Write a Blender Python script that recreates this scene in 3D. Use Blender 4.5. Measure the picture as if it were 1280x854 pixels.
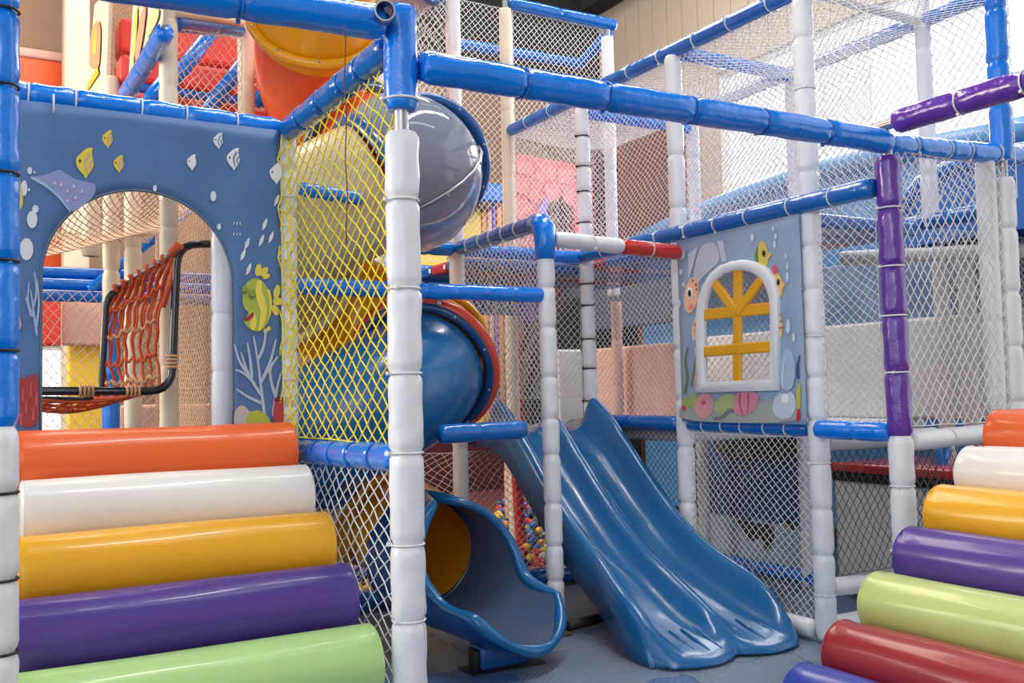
import bpy, bmesh, math, random
import numpy as np
from mathutils import Vector, Matrix
random.seed(7)
rng = np.random.default_rng(7)
for o in list(bpy.data.objects):
    bpy.data.objects.remove(o)
SC = bpy.context.scene
COL = SC.collection
PI = math.pi

# ------------------------------------------------------------------ camera
# x = along the front beams (right and away), y = along the side beams (left and away), z = up
YAW, PITCH, ROLL, FPX = 0.522918, 0.0511176, -0.0203309, 1208.6
CAM = Vector((0, 0, 1.25))
_f = Vector((math.sin(YAW)*math.cos(PITCH), math.cos(YAW)*math.cos(PITCH), math.sin(PITCH)))
_r0 = Vector((math.cos(YAW), -math.sin(YAW), 0))
_u0 = _r0.cross(_f)
_r = _r0*math.cos(ROLL) + _u0*math.sin(ROLL)
_u = -_r0*math.sin(ROLL) + _u0*math.cos(ROLL)
cam = bpy.data.cameras.new('camera')
cam.sensor_width = 36
cam.lens = FPX/1280*36
cam.clip_end = 200
camo = bpy.data.objects.new('camera', cam)
COL.objects.link(camo)
camo.matrix_world = Matrix(((_r.x, _u.x, -_f.x, CAM.x), (_r.y, _u.y, -_f.y, CAM.y), (_r.z, _u.z, -_f.z, CAM.z), (0, 0, 0, 1)))
SC.camera = camo


def at(px, py, **k):
    """where the sight line of a photograph pixel meets the plane x=, y= or z="""
    d = _f*FPX + _r*(px-640) + _u*(427-py)
    (a, v), = k.items()
    i = 'xyz'.index(a)
    return CAM + d*((v-CAM[i])/d[i])


# ------------------------------------------------------------------ light
SC.view_settings.view_transform = 'Standard'
SC.view_settings.look = 'None'
SC.view_settings.exposure = -0.50
SC.view_settings.gamma = 1
SC.view_settings.use_curve_mapping = False
w = bpy.data.worlds.new('world')
SC.world = w
w.use_nodes = True
w.node_tree.nodes['Background'].inputs[0].default_value = (0.90, 0.95, 1.0, 1)
w.node_tree.nodes['Background'].inputs[1].default_value = 2.3


def area(name, loc, target, sx, sy, power, col):
    l = bpy.data.lights.new(name, 'AREA')
    l.shape = 'RECTANGLE'
    l.size, l.size_y, l.energy, l.color = sx, sy, power, col
    o = bpy.data.objects.new(name, l)
    COL.objects.link(o)
    o.location = loc
    o.rotation_euler = (Vector(target)-Vector(loc)).to_track_quat('-Z', 'Y').to_euler()
    return o


area('front_fill', (-2.6, -3.6, 3.6), (2.0, 4.2, 0.8), 3, 2, 90, (1, 0.98, 0.95))  # added lamp giving fill and highlights from the front
area('window_daylight', (7.6, 6.0, 4.3), (3.0, 4.5, 0.8), 4.5, 1.5, 300, (0.97, 0.98, 1))
area('overhead_strip_fill', (1.5, 1.0, 8.3), (1.9, 3.6, 0.0), 7, .35, 80, (1, 0.98, 0.96))  # added narrow lamp for crisp highlights; the roof has no opening here
area('overhead_strip_fill', (4.0, 3.6, 8.3), (3.4, 4.6, 0.0), 7, .35, 560, (1, 0.97, 0.93))  # second added strip, brightens the middle of the structure
area('rear_warm_fill', (2.4, 8.6, 8.0), (2.4, 7.6, 0.0), 6, 2, 700, (1, 0.86, 0.72))  # added warm lamp to brighten the back, under a closed roof
area('left_daylight', (-4.5, 7.6, 3.4), (1.2, 6.0, 1.5), 3, 2.2, 650, (1, 0.86, 0.68))

# ------------------------------------------------------------------ materials


def lin(c):
    return tuple(((v/255)/12.92 if v/255 <= .04045 else ((v/255+.055)/1.055)**2.4) for v in c) + (1,)


def mat(name, rgb, rough=.4, bump=0, scale=8, stretch=(1, 1, 1), coat=0, metal=0, var=.08, detail=4, wear=None, trans=0, spec=.5):
    m = bpy.data.materials.new(name)
    m.use_nodes = True
    nt = m.node_tree
    b = nt.nodes['Principled BSDF']
    tc = nt.nodes.new('ShaderNodeTexCoord')
    mp = nt.nodes.new('ShaderNodeMapping')
    mp.inputs['Scale'].default_value = stretch
    nt.links.new(tc.outputs['Object'], mp.inputs[0])
    n = nt.nodes.new('ShaderNodeTexNoise')
    n.inputs['Scale'].default_value = scale
    n.inputs['Detail'].default_value = detail
    nt.links.new(mp.outputs[0], n.inputs['Vector'])
    c = lin(rgb)
    mix = nt.nodes.new('ShaderNodeMix')
    mix.data_type = 'RGBA'
    mix.inputs[6].default_value = tuple(v*(1-var) for v in c[:3])+(1,)
    mix.inputs[7].default_value = lin(wear) if wear else tuple(min(1, v*(1+var)) for v in c[:3])+(1,)
    nt.links.new(n.outputs['Fac'], mix.inputs[0])
    nt.links.new(mix.outputs[2], b.inputs['Base Color'])
    b.inputs['Roughness'].default_value = rough
    b.inputs['Metallic'].default_value = metal
    b.inputs['Coat Weight'].default_value = coat
    b.inputs['Coat Roughness'].default_value = .07
    b.inputs['Specular IOR Level'].default_value = spec
    b.inputs['Transmission Weight'].default_value = trans
    if bump:
        bp = nt.nodes.new('ShaderNodeBump')
        bp.inputs['Strength'].default_value = bump
        bp.inputs['Distance'].default_value = .02
        nt.links.new(n.outputs['Fac'], bp.inputs['Height'])
        nt.links.new(bp.outputs[0], b.inputs['Normal'])
    return m


VIN = dict(rough=.17, bump=.42, scale=17, coat=.5, var=.10, detail=6, spec=.45, stretch=(1, 1, 1))
M = {}
M['blue'] = mat('blue_vinyl', (0, 124, 232), **VIN)
M['navy'] = mat('dark_blue_vinyl', (2, 102, 188), **VIN)
M['white'] = mat('white_vinyl', (226, 229, 235), rough=.38, bump=.28, scale=11, coat=.25, var=.05, detail=5)
M['purple'] = mat('purple_vinyl', (94, 50, 156), **VIN)
M['redv'] = mat('red_vinyl', (200, 42, 40), **VIN)
M['greyv'] = mat('grey_vinyl', (198, 199, 202), rough=.5, bump=.2, scale=10)
M['cream'] = mat('cream_vinyl', (222, 208, 186), rough=.5, bump=.2, scale=10)
M['pinkv'] = mat('pale_pink_vinyl', (222, 178, 165), rough=.5, bump=.2, scale=10)
SOFT = dict(rough=.38, bump=.10, scale=5, coat=.25, var=.06)
for k, c in dict(orange=(226, 96, 34), rwhite=(226, 222, 218), yellow=(232, 168, 20), violet=(76, 50, 140), lime=(176, 216, 138), red=(150, 32, 42), rblue=(42, 66, 160)).items():
    M['r_'+k] = mat(k+'_roller_vinyl', c, **SOFT)
M['r_olive'] = mat('dull_green_roller_vinyl', (186, 200, 122), **SOFT)
PL = dict(rough=.27, bump=.03, scale=30, coat=.25, var=.05)
M['slide'] = mat('blue_moulded_plastic', (20, 98, 156), **PL)
M['p_blue'] = mat('deep_blue_moulded_plastic', (22, 84, 150), **PL)
M['p_navy'] = mat('navy_moulded_plastic', (22, 66, 120), **PL)
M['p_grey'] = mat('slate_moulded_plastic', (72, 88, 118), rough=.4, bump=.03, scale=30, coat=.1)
M['p_yellow'] = mat('yellow_moulded_plastic', (232, 160, 16), **PL)
M['p_orange'] = mat('orange_moulded_plastic', (226, 92, 50), **PL)
M['p_red'] = mat('red_moulded_plastic', (214, 66, 42), **PL)
M['p_cream'] = mat('cream_moulded_plastic', (208, 192, 160), **PL)
M['p_lgrey'] = mat('pale_grey_moulded_plastic', (176, 178, 184), **PL)
M['steel'] = mat('galvanised_steel', (170, 172, 175), rough=.35, metal=.9, var=.15, scale=20)
M['brass'] = mat('rusty_fitting', (120, 96, 60), rough=.6, metal=.4)
M['black'] = mat('black_rubber', (24, 24, 27), rough=.5)
M['blackp'] = mat('black_paint', (20, 22, 28), rough=.25, coat=.4)
M['tie'] = mat('white_cable_tie', (222, 224, 226), rough=.4)
M['tieb'] = mat('blue_cable_tie', (40, 112, 200), rough=.4)
ROPE = dict(rough=.8, bump=.4, scale=120, var=.12)
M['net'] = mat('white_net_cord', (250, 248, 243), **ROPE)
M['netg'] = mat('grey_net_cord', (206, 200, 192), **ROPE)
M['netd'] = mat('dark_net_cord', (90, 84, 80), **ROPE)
M['nety'] = mat('yellow_net_cord', (255, 228, 60), **ROPE)
M['netp'] = mat('peach_net_cord', (240, 206, 176), **ROPE)
M['rope'] = mat('orange_rope', (206, 88, 44), **ROPE)
M['rope2'] = mat('tan_rope', (206, 158, 116), **ROPE)
M['orange_pad'] = mat('orange_wall_pad', (226, 92, 44), rough=.5, bump=.05)
M['red_pad'] = mat('red_wall_pad', (224, 62, 50), rough=.5, bump=.05)
M['salmon'] = mat('salmon_wall_pad', (218, 172, 158), rough=.6, bump=.05)
M['maroon'] = mat('maroon_wall_pad', (84, 28, 34), rough=.6, bump=.05)
M['taupe'] = mat('taupe_wall', (150, 122, 104), rough=.8, bump=.1)
M['brown'] = mat('brown_wall', (112, 74, 60), rough=.8, bump=.1, wear=(140, 84, 66))
M['beige'] = mat('beige_metal_cladding', (196, 182, 166), rough=.55, bump=.03)
M['dark'] = mat('dark_roof', (44, 42, 44), rough=.8)
M['yellow_pad'] = mat('yellow_wall_pad', (250, 206, 60), rough=.5, bump=.05)
M['tan_pad'] = mat('tan_wall_pad', (232, 160, 96), rough=.5, bump=.05)
M['pinkwall'] = mat('pink_castle_paint', (200, 86, 92), rough=.7, bump=.1)
M['pinkstone'] = mat('pink_castle_stone', (210, 106, 108), rough=.7, bump=.1)
M['lilac'] = mat('lilac_paint', (140, 110, 214), rough=.6)
M['foamwhite'] = mat('white_foam_block', (240, 236, 230), rough=.6, bump=.05)
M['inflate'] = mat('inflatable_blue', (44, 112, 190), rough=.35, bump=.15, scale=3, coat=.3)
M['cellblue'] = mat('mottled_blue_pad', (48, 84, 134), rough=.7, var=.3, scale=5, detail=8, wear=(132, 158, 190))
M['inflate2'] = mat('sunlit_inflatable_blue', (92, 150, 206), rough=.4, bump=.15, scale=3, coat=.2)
M['deck'] = mat('deck_board', (70, 84, 110), rough=.7, bump=.1)
M['sheet'] = mat('blue_printed_sheet', (66, 104, 160), rough=.55, bump=.5, scale=3.2, var=.14, wear=(84, 122, 174))
M['sheet2'] = mat('pale_blue_printed_sheet', (122, 150, 190), rough=.6, bump=.12, scale=2.5, var=.1, wear=(170, 190, 210))
M['pale'] = mat('pale_blue_print', (170, 196, 222), rough=.7, bump=.05)


def pr(name, rgb):
    k = 'pr_'+name
    if k not in M:
        M[k] = mat(name+'_print', rgb, rough=.6, var=.06, scale=12)
    return M[k]


def floor_mat(name, rgb, wear):
    m = mat(name, rgb, rough=.42, var=.1, scale=1.6, detail=8, wear=wear, coat=.1)
    nt = m.node_tree
    b = nt.nodes['Principled BSDF']
    tc = nt.nodes['Texture Coordinate']
    hs = []
    for a in (PI/4, -PI/4):
        mp = nt.nodes.new('ShaderNodeMapping')
        mp.inputs['Rotation'].default_value = (0, 0, a)
        wv = nt.nodes.new('ShaderNodeTexWave')
        wv.inputs['Scale'].default_value = 11
        nt.links.new(tc.outputs['Object'], mp.inputs[0])
        nt.links.new(mp.outputs[0], wv.inputs['Vector'])
        hs.append(wv)
    mx = nt.nodes.new('ShaderNodeMath')
    mx.operation = 'MAXIMUM'
    nt.links.new(hs[0].outputs['Fac'], mx.inputs[0])
    nt.links.new(hs[1].outputs['Fac'], mx.inputs[1])
    bp = nt.nodes.new('ShaderNodeBump')
    bp.inputs['Strength'].default_value = .55
    bp.inputs['Distance'].default_value = .006
    nt.links.new(mx.outputs[0], bp.inputs['Height'])
    nt.links.new(bp.outputs[0], b.inputs['Normal'])
    return m


M['mat1'] = floor_mat('grey_blue_floor_mat', (92, 114, 144), (126, 142, 160))
M['mat2'] = floor_mat('blue_floor_mat', (66, 98, 152), (90, 118, 158))


def clear_plastic():
    m = bpy.data.materials.new('clear_bubble_plastic')
    m.use_nodes = True
    nt = m.node_tree
    nt.nodes.clear()
    out = nt.nodes.new('ShaderNodeOutputMaterial')
    mix = nt.nodes.new('ShaderNodeMixShader')
    tr = nt.nodes.new('ShaderNodeBsdfTransparent')
    tr.inputs[0].default_value = (.74, .77, .82, 1)
    gl = nt.nodes.new('ShaderNodeBsdfPrincipled')
    gl.inputs['Base Color'].default_value = lin((168, 186, 212))
    gl.inputs['Roughness'].default_value = .08
    gl.inputs['Coat Weight'].default_value = 1
    fr = nt.nodes.new('ShaderNodeFresnel')
    fr.inputs[0].default_value = 1.5
    ad = nt.nodes.new('ShaderNodeMath')
    ad.operation = 'ADD'
    ad.use_clamp = True
    ad.inputs[1].default_value = .46
    nt.links.new(fr.outputs[0], ad.inputs[0])
    nt.links.new(ad.outputs[0], mix.inputs[0])
    nt.links.new(tr.outputs[0], mix.inputs[1])
    nt.links.new(gl.outputs[0], mix.inputs[2])
    nt.links.new(mix.outputs[0], out.inputs[0])
    return m


M['clear'] = clear_plastic()


def glass():
    m = bpy.data.materials.new('window_glass')
    m.use_nodes = True
    nt = m.node_tree
    nt.nodes.clear()
    out = nt.nodes.new('ShaderNodeOutputMaterial')
    mix = nt.nodes.new('ShaderNodeMixShader')
    mix.inputs[0].default_value = .06
    tr = nt.nodes.new('ShaderNodeBsdfTransparent')
    gl = nt.nodes.new('ShaderNodeBsdfGlossy')
    gl.inputs['Roughness'].default_value = .03
    nt.links.new(tr.outputs[0], mix.inputs[1])
    nt.links.new(gl.outputs[0], mix.inputs[2])
    nt.links.new(mix.outputs[0], out.inputs[0])
    return m


M['glass'] = glass()

# ------------------------------------------------------------------ object helpers
WL = {}          # world location of every object (nothing is rotated)


def thing(name, label, cat, loc, group=None):
    o = bpy.data.objects.new(name, None)
    o.empty_display_size = .1
    COL.objects.link(o)
    o.location = loc
    WL[o.name] = Vector(loc)
    o['label'] = label
    o['category'] = cat
    if group:
        o['group'] = group
    return o


def tag(o, label, cat, group=None):
    o['label'] = label
    o['category'] = cat
    if group:
        o['group'] = group
    return o


def struct(o):
    o['kind'] = 'structure'
    return o


def mk(name, verts, faces, m, parent=None, smooth=True, sharp=None):
    """one mesh object from world-space vertices; origin at the middle of its base"""
    V = np.asarray(verts, float).reshape(-1, 3)
    lo, hi = V.min(0), V.max(0)
    org = Vector(((lo[0]+hi[0])/2, (lo[1]+hi[1])/2, lo[2]))
    me = bpy.data.meshes.new(name)
    V2 = V-np.array(org)
    me.from_pydata(V2.tolist(), [], [tuple(int(i) for i in f) for f in faces])
    me.materials.append(m)
    if smooth:
        me.polygons.foreach_set('use_smooth', [True]*len(me.polygons))
        if sharp:
            me.set_sharp_from_angle(angle=math.radians(sharp))
    o = bpy.data.objects.new(name, me)
    COL.objects.link(o)
    WL[o.name] = org
    if parent:
        o.parent = parent
        o.location = org-WL[parent.name]
    else:
        o.location = org
    return o


def join(parts):
    V, F, n = [], [], 0
    for v, f in parts:
        v = [tuple(p) for p in v]
        V += v
        F += [tuple(i+n for i in q) for q in f]
        n += len(v)
    return V, F


def box(x0, x1, y0, y1, z0, z1, bev=0):
    bm = bmesh.new()
    bmesh.ops.create_cube(bm, size=1)
    for v in bm.verts:
        v.co = Vector(((x0+x1)/2+v.co.x*(x1-x0), (y0+y1)/2+v.co.y*(y1-y0), (z0+z1)/2+v.co.z*(z1-z0)))
    if bev:
        bmesh.ops.bevel(bm, geom=bm.edges[:], offset=bev, segments=2, affect='EDGES', profile=.5)
    bm.verts.index_update()
    r = ([tuple(v.co) for v in bm.verts], [[v.index for v in f.verts] for f in bm.faces])
    bm.free()
    return r


def frames(path):
    P = [Vector(p) for p in path]
    T = []
    for i in range(len(P)):
        a, b = P[max(0, i-1)], P[min(len(P)-1, i+1)]
        T.append((b-a).normalized())
    ref = Vector((0, 0, 1)) if abs(T[0].z) < .9 else Vector((1, 0, 0))
    N = (ref-T[0]*ref.dot(T[0])).normalized()
    out = []
    for p, t in zip(P, T):
        N = (N-t*N.dot(t)).normalized()
        out.append((p, t, N, t.cross(N)))
    return out


def sweep(path, r, n=12, caps=True, closed=False):
    """tube along path; r a number, a list, or a function(i, angle)"""
    fr = frames(path)
    V, F = [], []
    k = len(fr)
    for i, (p, t, N, B) in enumerate(fr):
        for j in range(n):
            a = 2*PI*j/n
            rr = r(i, a) if callable(r) else (r[i] if isinstance(r, (list, tuple)) else r)
            V.append(p+N*(math.cos(a)*rr)+B*(math.sin(a)*rr))
    for i in range(k-1):
        for j in range(n):
            F.append((i*n+j, i*n+(j+1) % n, (i+1)*n+(j+1) % n, (i+1)*n+j))
    if closed:
        for j in range(n):
            F.append(((k-1)*n+j, (k-1)*n+(j+1) % n, (j+1) % n, j))
    elif caps:
        F.append(tuple(range(n-1, -1, -1)))
        F.append(tuple((k-1)*n+j for j in range(n)))
    return V, F


def ring_path(c, axis, r, n=18):
    axis = Vector(axis).normalized()
    ref = Vector((0, 0, 1)) if abs(axis.z) < .9 else Vector((1, 0, 0))
    a = (ref-axis*ref.dot(axis)).normalized()
    b = axis.cross(a)
    return [Vector(c)+a*(math.cos(2*PI*i/n)*r)+b*(math.sin(2*PI*i/n)*r) for i in range(n)]


def torus(c, axis, r, rr, n=18, m=6):
    axis = Vector(axis).normalized()
    P = ring_path(c, axis, r, n)
    V, F = [], []
    c = Vector(c)
    for p in P:
        d = (p-c).normalized()
        for j in range(m):
            a = 2*PI*j/m
            V.append(p+d*(math.cos(a)*rr)+axis*(math.sin(a)*rr))
    for i in range(n):
        for j in range(m):
            F.append((i*m+j, ((i+1) % n)*m+j, ((i+1) % n)*m+(j+1) % m, i*m+(j+1) % m))
    return V, F


def sleeve(p0, p1, r, seg=.24, dip=.16, n=18, per=12, wr=.02, joints=None):
    """foam sleeve pinched at its joints, with wrinkles running out of each pinch"""
    p0, p1 = Vector(p0), Vector(p1)
    L = (p1-p0).length
    if joints is None:
        k = max(1, round(L/seg))
        joints = [i/k for i in range(k+1)]
        joints = [0]+[j+random.uniform(-.15, .15)/k for j in joints[1:-1]]+[1]
    ph = [(random.uniform(0, 6.3), random.randint(5, 9), random.uniform(0, 6.3)) for _ in joints]
    ts, rad = [], []
    for a, (t0, t1) in enumerate(zip(joints[:-1], joints[1:])):
        for i in range(per):
            s = i/per
            s = .5-.5*math.cos(PI*s)
            ts.append((t0+(t1-t0)*s, a, s, (t1-t0)*L))
    ts.append((1, len(joints)-2, 1, L))

    def rad(i, ang):
        t, a, s, sl = ts[i]
        e0 = math.exp(-(s*sl/.013)**2)
        e1 = math.exp(-((1-s)*sl/.013)**2)
        w0 = math.exp(-(s*sl/.05)**2)-.4*e0
        w1 = math.exp(-((1-s)*sl/.05)**2)-.4*e1
        q = 1-dip*(e0+e1)
        q += wr*1.6*(w0*math.sin(ph[a][1]*ang+ph[a][0])+w1*math.sin(ph[a+1][1]*ang+ph[a+1][0]))
        q += wr*.7*math.sin(2*ang+9*s+ph[a][2])+wr*.5*math.sin(3*ang-5*s*sl*10+ph[a][0])
        return r*q
    path = [p0+(p1-p0)*t[0] for t in ts]
    return sweep(path, rad, n), joints


def cable_tie(parent, c, axis, r, m, head=True):
    c = Vector(c)
    parts = [torus(c, axis, r, .0042, 16, 5)]
    if head:
        d = ring_path(c, axis, r+.006, 16)[random.choice((6, 7, 8, 9, 10))]
        parts.append(box(d.x-.007, d.x+.007, d.y-.007, d.y+.007, d.z-.006, d.z+.006, .002))
    V, F = join(parts)
    return mk('cable_tie', V, F, m, parent)


def padded(name, label, cat, p0, p1, r, sleeves, group=None, tie=None, seg=.24, wr=.02, dip=.16, n=16, steel=True, tie_every=1):
    """foam padded steel tube: sleeves = [(t0, t1, material)]"""
    p0, p1 = Vector(p0), Vector(p1)
    base = p0 if p0.z <= p1.z else p1
    t = thing(name, label, cat, base, group)
    ax = p1-p0
    for (a, b, m) in sleeves:
        (V, F), J = sleeve(p0+ax*a, p0+ax*b, r, seg, dip, n, wr=wr)
        mk('sleeve', V, F, M[m], t)
        if tie:
            for q in J[1:-1][::tie_every]:
                cable_tie(t, p0+ax*(a+(b-a)*q), ax, r*.9+.003, M[tie])
    if steel:
        V, F = sweep([p0, p1], .024, 10)
        mk('steel_tube', V, F, M['steel'], t, sharp=40)
    return t


def net(name, label, fn, W, H, m='net', cw=.048, ch=.044, r=.0023, jit=.10, cat='net', wob=.012):
    """diamond net on the surface fn(s, t), one cord prism per mesh side"""
    ns, nt_ = max(2, round(W/cw)*2), max(2, round(H/ch)*2)
    I, J = np.meshgrid(np.arange(ns+1), np.arange(nt_+1), indexing='ij')
    S = (I+rng.uniform(-jit, jit, I.shape))/ns
    T = (J+rng.uniform(-jit, jit, I.shape))/nt_
    ph = rng.uniform(0, 6.3, 4)
    S = S+wob*np.sin(T*7+ph[0])*np.sin(S*PI)+wob*.7*np.sin(T*17+ph[1])*np.sin(S*PI)
    T = T+wob*np.sin(S*6+ph[2])*np.sin(np.clip(T, 0, 1)*PI)
    S, T = np.clip(S, 0, 1), np.clip(T, 0, 1)
    P = np.stack(fn(S, T), -1)
    a, b = [], []
    for di in (1, -1):
        ii, jj = np.meshgrid(np.arange(ns+1), np.arange(nt_), indexing='ij')
        ok = ((ii+jj) % 2 == 0) & (ii+di >= 0) & (ii+di <= ns)
        ii, jj = ii[ok], jj[ok]
        a.append(P[ii, jj])
        b.append(P[ii+di, jj+1])
    a, b = np.concatenate(a), np.concatenate(b)
    # border cords
    for e in (P[0, ::2], P[-1, ::2], P[::2, 0], P[::2, -1]):
        a = np.concatenate([a, e[:-1]])
        b = np.concatenate([b, e[1:]])
    d = b-a
    L = np.linalg.norm(d, axis=1, keepdims=True)+1e-9
    d = d/L
    ref = np.where(np.abs(d[:, 2:3]) < .9, np.array([[0, 0, 1.]]), np.array([[1., 0, 0]]))
    u = np.cross(d, ref)
    u /= np.linalg.norm(u, axis=1, keepdims=True)
    v = np.cross(d, u)
    n = len(a)
    V = np.zeros((n, 6, 3))
    for k in range(3):
        o = (u*math.cos(2*PI*k/3)+v*math.sin(2*PI*k/3))*r
        V[:, k] = a+o
        V[:, 3+k] = b+o
    base = (np.arange(n)*6)[:, None]
    F = np.concatenate([base+np.array([[k, (k+1) % 3, 3+(k+1) % 3, 3+k]]) for k in range(3)])
    V = V.reshape(-1, 3)
    lo, hi = V.min(0), V.max(0)
    org = np.array([(lo[0]+hi[0])/2, (lo[1]+hi[1])/2, lo[2]])
    V = V-org
    me = bpy.data.meshes.new(name)
    me.vertices.add(len(V))
    me.vertices.foreach_set('co', V.ravel())
    me.loops.add(F.size)
    me.loops.foreach_set('vertex_index', F.ravel().astype(np.int32))
    me.polygons.add(len(F))
    me.polygons.foreach_set('loop_start', (np.arange(len(F))*4).astype(np.int32))
    me.polygons.foreach_set('use_smooth', np.ones(len(F), bool))
    me.update()
    me.validate()
    me.materials.append(M[m])
    o = bpy.data.objects.new(name, me)
    COL.objects.link(o)
    o.location = org
    WL[o.name] = Vector(org)
    return tag(o, label, cat)


def net_x(name, label, x, y0, y1, z0, z1, sag=.02, **k):
    return net(name, label, lambda S, T: (x+sag*np.sin(S*PI)*np.sin(T*PI), y0+(y1-y0)*S, z0+(z1-z0)*T), abs(y1-y0), z1-z0, **k)


def net_y(name, label, y, x0, x1, z0, z1, sag=.02, **k):
    return net(name, label, lambda S, T: (x0+(x1-x0)*S, y+sag*np.sin(S*PI)*np.sin(T*PI), z0+(z1-z0)*T), abs(x1-x0), z1-z0, **k)


def ngon(parent, name, pts, m, axis, lift, thick=.0012):
    """flat printed shape: pts are world points on a sheet, lifted off it towards its front"""
    off = Vector(axis)*lift
    bk = Vector(axis)*max(0, lift-thick)
    P = [Vector(p)+off for p in pts]
    Q = [Vector(p)+bk for p in pts]
    n = len(P)
    F = [tuple(range(n)), tuple(range(2*n-1, n-1, -1))]
    F += [((i+1) % n, i, n+i, n+(i+1) % n) for i in range(n)]
    return mk(name, P+Q, F, m, parent, smooth=False)


# ------------------------------------------------------------------ setting: floor, walls, roof, windows
V, F = box(-6, 9, -4, 12, -.10, -.013)
floor = struct(mk('floor', V, F, M['black'], smooth=False))
TS = .62


def edge_line(a, b, seed):
    """jigsaw edge between two tile corners"""
    a, b = Vector(a), Vector(b)
    d = (b-a)
    nrm = Vector((-d.y, d.x)).normalized()
    P = []
    for i in range(7):
        t0, t1 = (i+.12)/7, (i+.88)/7
        s = .013 if i % 2 else -.013
        P += [a+d*t0, a+d*(t0+.015)+nrm*s, a+d*(t1-.015)+nrm*s, a+d*t1]
    return P


for i in range(8):
    for j in range(7):
        x0, y0 = .9+i*TS, 1.5+j*TS
        c = [(x0, y0), (x0+TS, y0), (x0+TS, y0+TS), (x0, y0+TS)]
        pts = [Vector(c[0])]+edge_line(c[0], c[1], 0)+[Vector(c[1])]+edge_line(c[1], c[2], 0)+[Vector(c[2])]
        pts += edge_line(c[3], c[2], 0)[::-1]+[Vector(c[3])]+edge_line(c[0], c[3], 0)[::-1]
        m0 = Vector((x0+TS/2, y0+TS/2))
        pts = [m0+(p-m0)*.993 for p in pts]
        dz = random.uniform(-.0015, .0)
        n = len(pts)
        Vt = [(p.x, p.y, dz) for p in pts]+[(p.x, p.y, -.013) for p in pts]
        Ft = [tuple(range(n))]+[((q+1) % n, q, n+q, n+(q+1) % n) for q in range(n)]
        near = (x0 < 2.1 and y0 < 3.4)
        mk('floor_mat', Vt, Ft, M['mat2'] if (near or random.random() < .2) else M['mat1'], floor, smooth=False)

XR, YB, ZC = 8.2, 11.5, 8.6
wr_ = struct(mk('wall_right', *box(XR+.05, XR+.2, 9.0, YB, 0, ZC), M['beige'], smooth=False))
wr2 = struct(mk('wall_right_lower', *box(XR+.05, XR+.2, 2.6, 9.0, 0, 3.55), M['beige'], smooth=False))
wr3 = struct(mk('wall_right_upper', *box(XR+.05, XR+.2, 2.6, 9.0, 5.15, ZC), M['beige'], smooth=False))
k = 0
yy = 2.6
while yy < YB-.05:
    y1 = min(yy+.305, YB)
    spans = [(0.0, ZC)] if yy >= 8.99 else [(0.0, 3.55), (5.15, ZC)]
    for (a, b) in spans:
        par = wr_ if yy >= 8.99 else (wr2 if a == 0 else wr3)
        mk('wall_panel', *box(XR, XR+.05, yy+.006, y1-.006, a, b, .006), M['beige'], par, smooth=False)
    yy = y1
win = struct(thing('window_1', 'long high window', 'window', (XR+.1, 5.8, 3.55)))
del win['label'], win['category']
parts = [box(XR+.06, XR+.14, 2.6, 9.0, 3.55, 3.6), box(XR+.06, XR+.14, 2.6, 9.0, 5.1, 5.15), box(XR+.06, XR+.14, 8.93, 9.0, 3.6, 5.1)]
mk('window_frame', *join(parts), M['foamwhite'], win, smooth=False)
for q in range(1, 4):
    mk('mullion', *box(XR+.07, XR+.12, 9.0-q*1.6-.02, 9.0-q*1.6+.02, 3.6, 5.1), M['foamwhite'], win, smooth=False)
for q in range(4):
    mk('window_pane', *box(XR+.09, XR+.1, max(2.62, 9.0-(q+1)*1.6+.02), 9.0-q*1.6-.02, 3.6, 5.1), M['glass'], win, smooth=False)

# back wall; low bright opening at left added for a sunlit white padded wall
wa, wb = at(36, 470, y=YB), at(112, 470, y=YB)
WX0, WX1, WZ0, WZ1 = wa.x, wb.x, .55, at(60, 432, y=YB).z
parts = [box(-6, WX0, YB, YB+.2, 0, ZC), box(WX1, XR+.2, YB, YB+.2, 0, ZC), box(WX0, WX1, YB, YB+.2, WZ1, ZC), box(WX0, WX1, YB, YB+.2, 0, WZ0)]
struct(mk('wall_back', *join(parts), M['taupe'], smooth=False))
glow_win = struct(thing('glow_opening', 'x', 'x', ((WX0+WX1)/2, YB+.1, WZ0)))
del glow_win['label'], glow_win['category']
mk('window_frame', *join([box(WX0, WX1, YB+.05, YB+.12, WZ0, WZ0+.05), box(WX0, WX1, YB+.05, YB+.12, WZ1-.05, WZ1),
                          box(WX0, WX0+.05, YB+.05, YB+.12, WZ0, WZ1), box(WX1-.05, WX1, YB+.05, YB+.12, WZ0, WZ1)]), M['foamwhite'], glow_win, smooth=False)
mk('window_pane', *box(WX0+.05, WX1-.05, YB+.08, YB+.09, WZ0+.05, WZ1-.05), M['glass'], glow_win, smooth=False)
struct(mk('wall_left', *box(-6.2, -6, 8.5, YB, 0, ZC), M['taupe'], smooth=False))
struct(mk('front_light_block', *box(-.5, XR+.2, -4.2, -4.0, 0, ZC), M['beige'], smooth=False))  # unseen wall, added to hold back sky light from the front
struct(mk('ceiling', *box(-6.2, XR+.2, -3.5, YB+.2, ZC, ZC+.15), M['dark'], smooth=False))
struct(mk('wall_back_upper', *box(2.2, XR, YB-.03, YB, 5.4, ZC), M['dark'], smooth=False))
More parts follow.
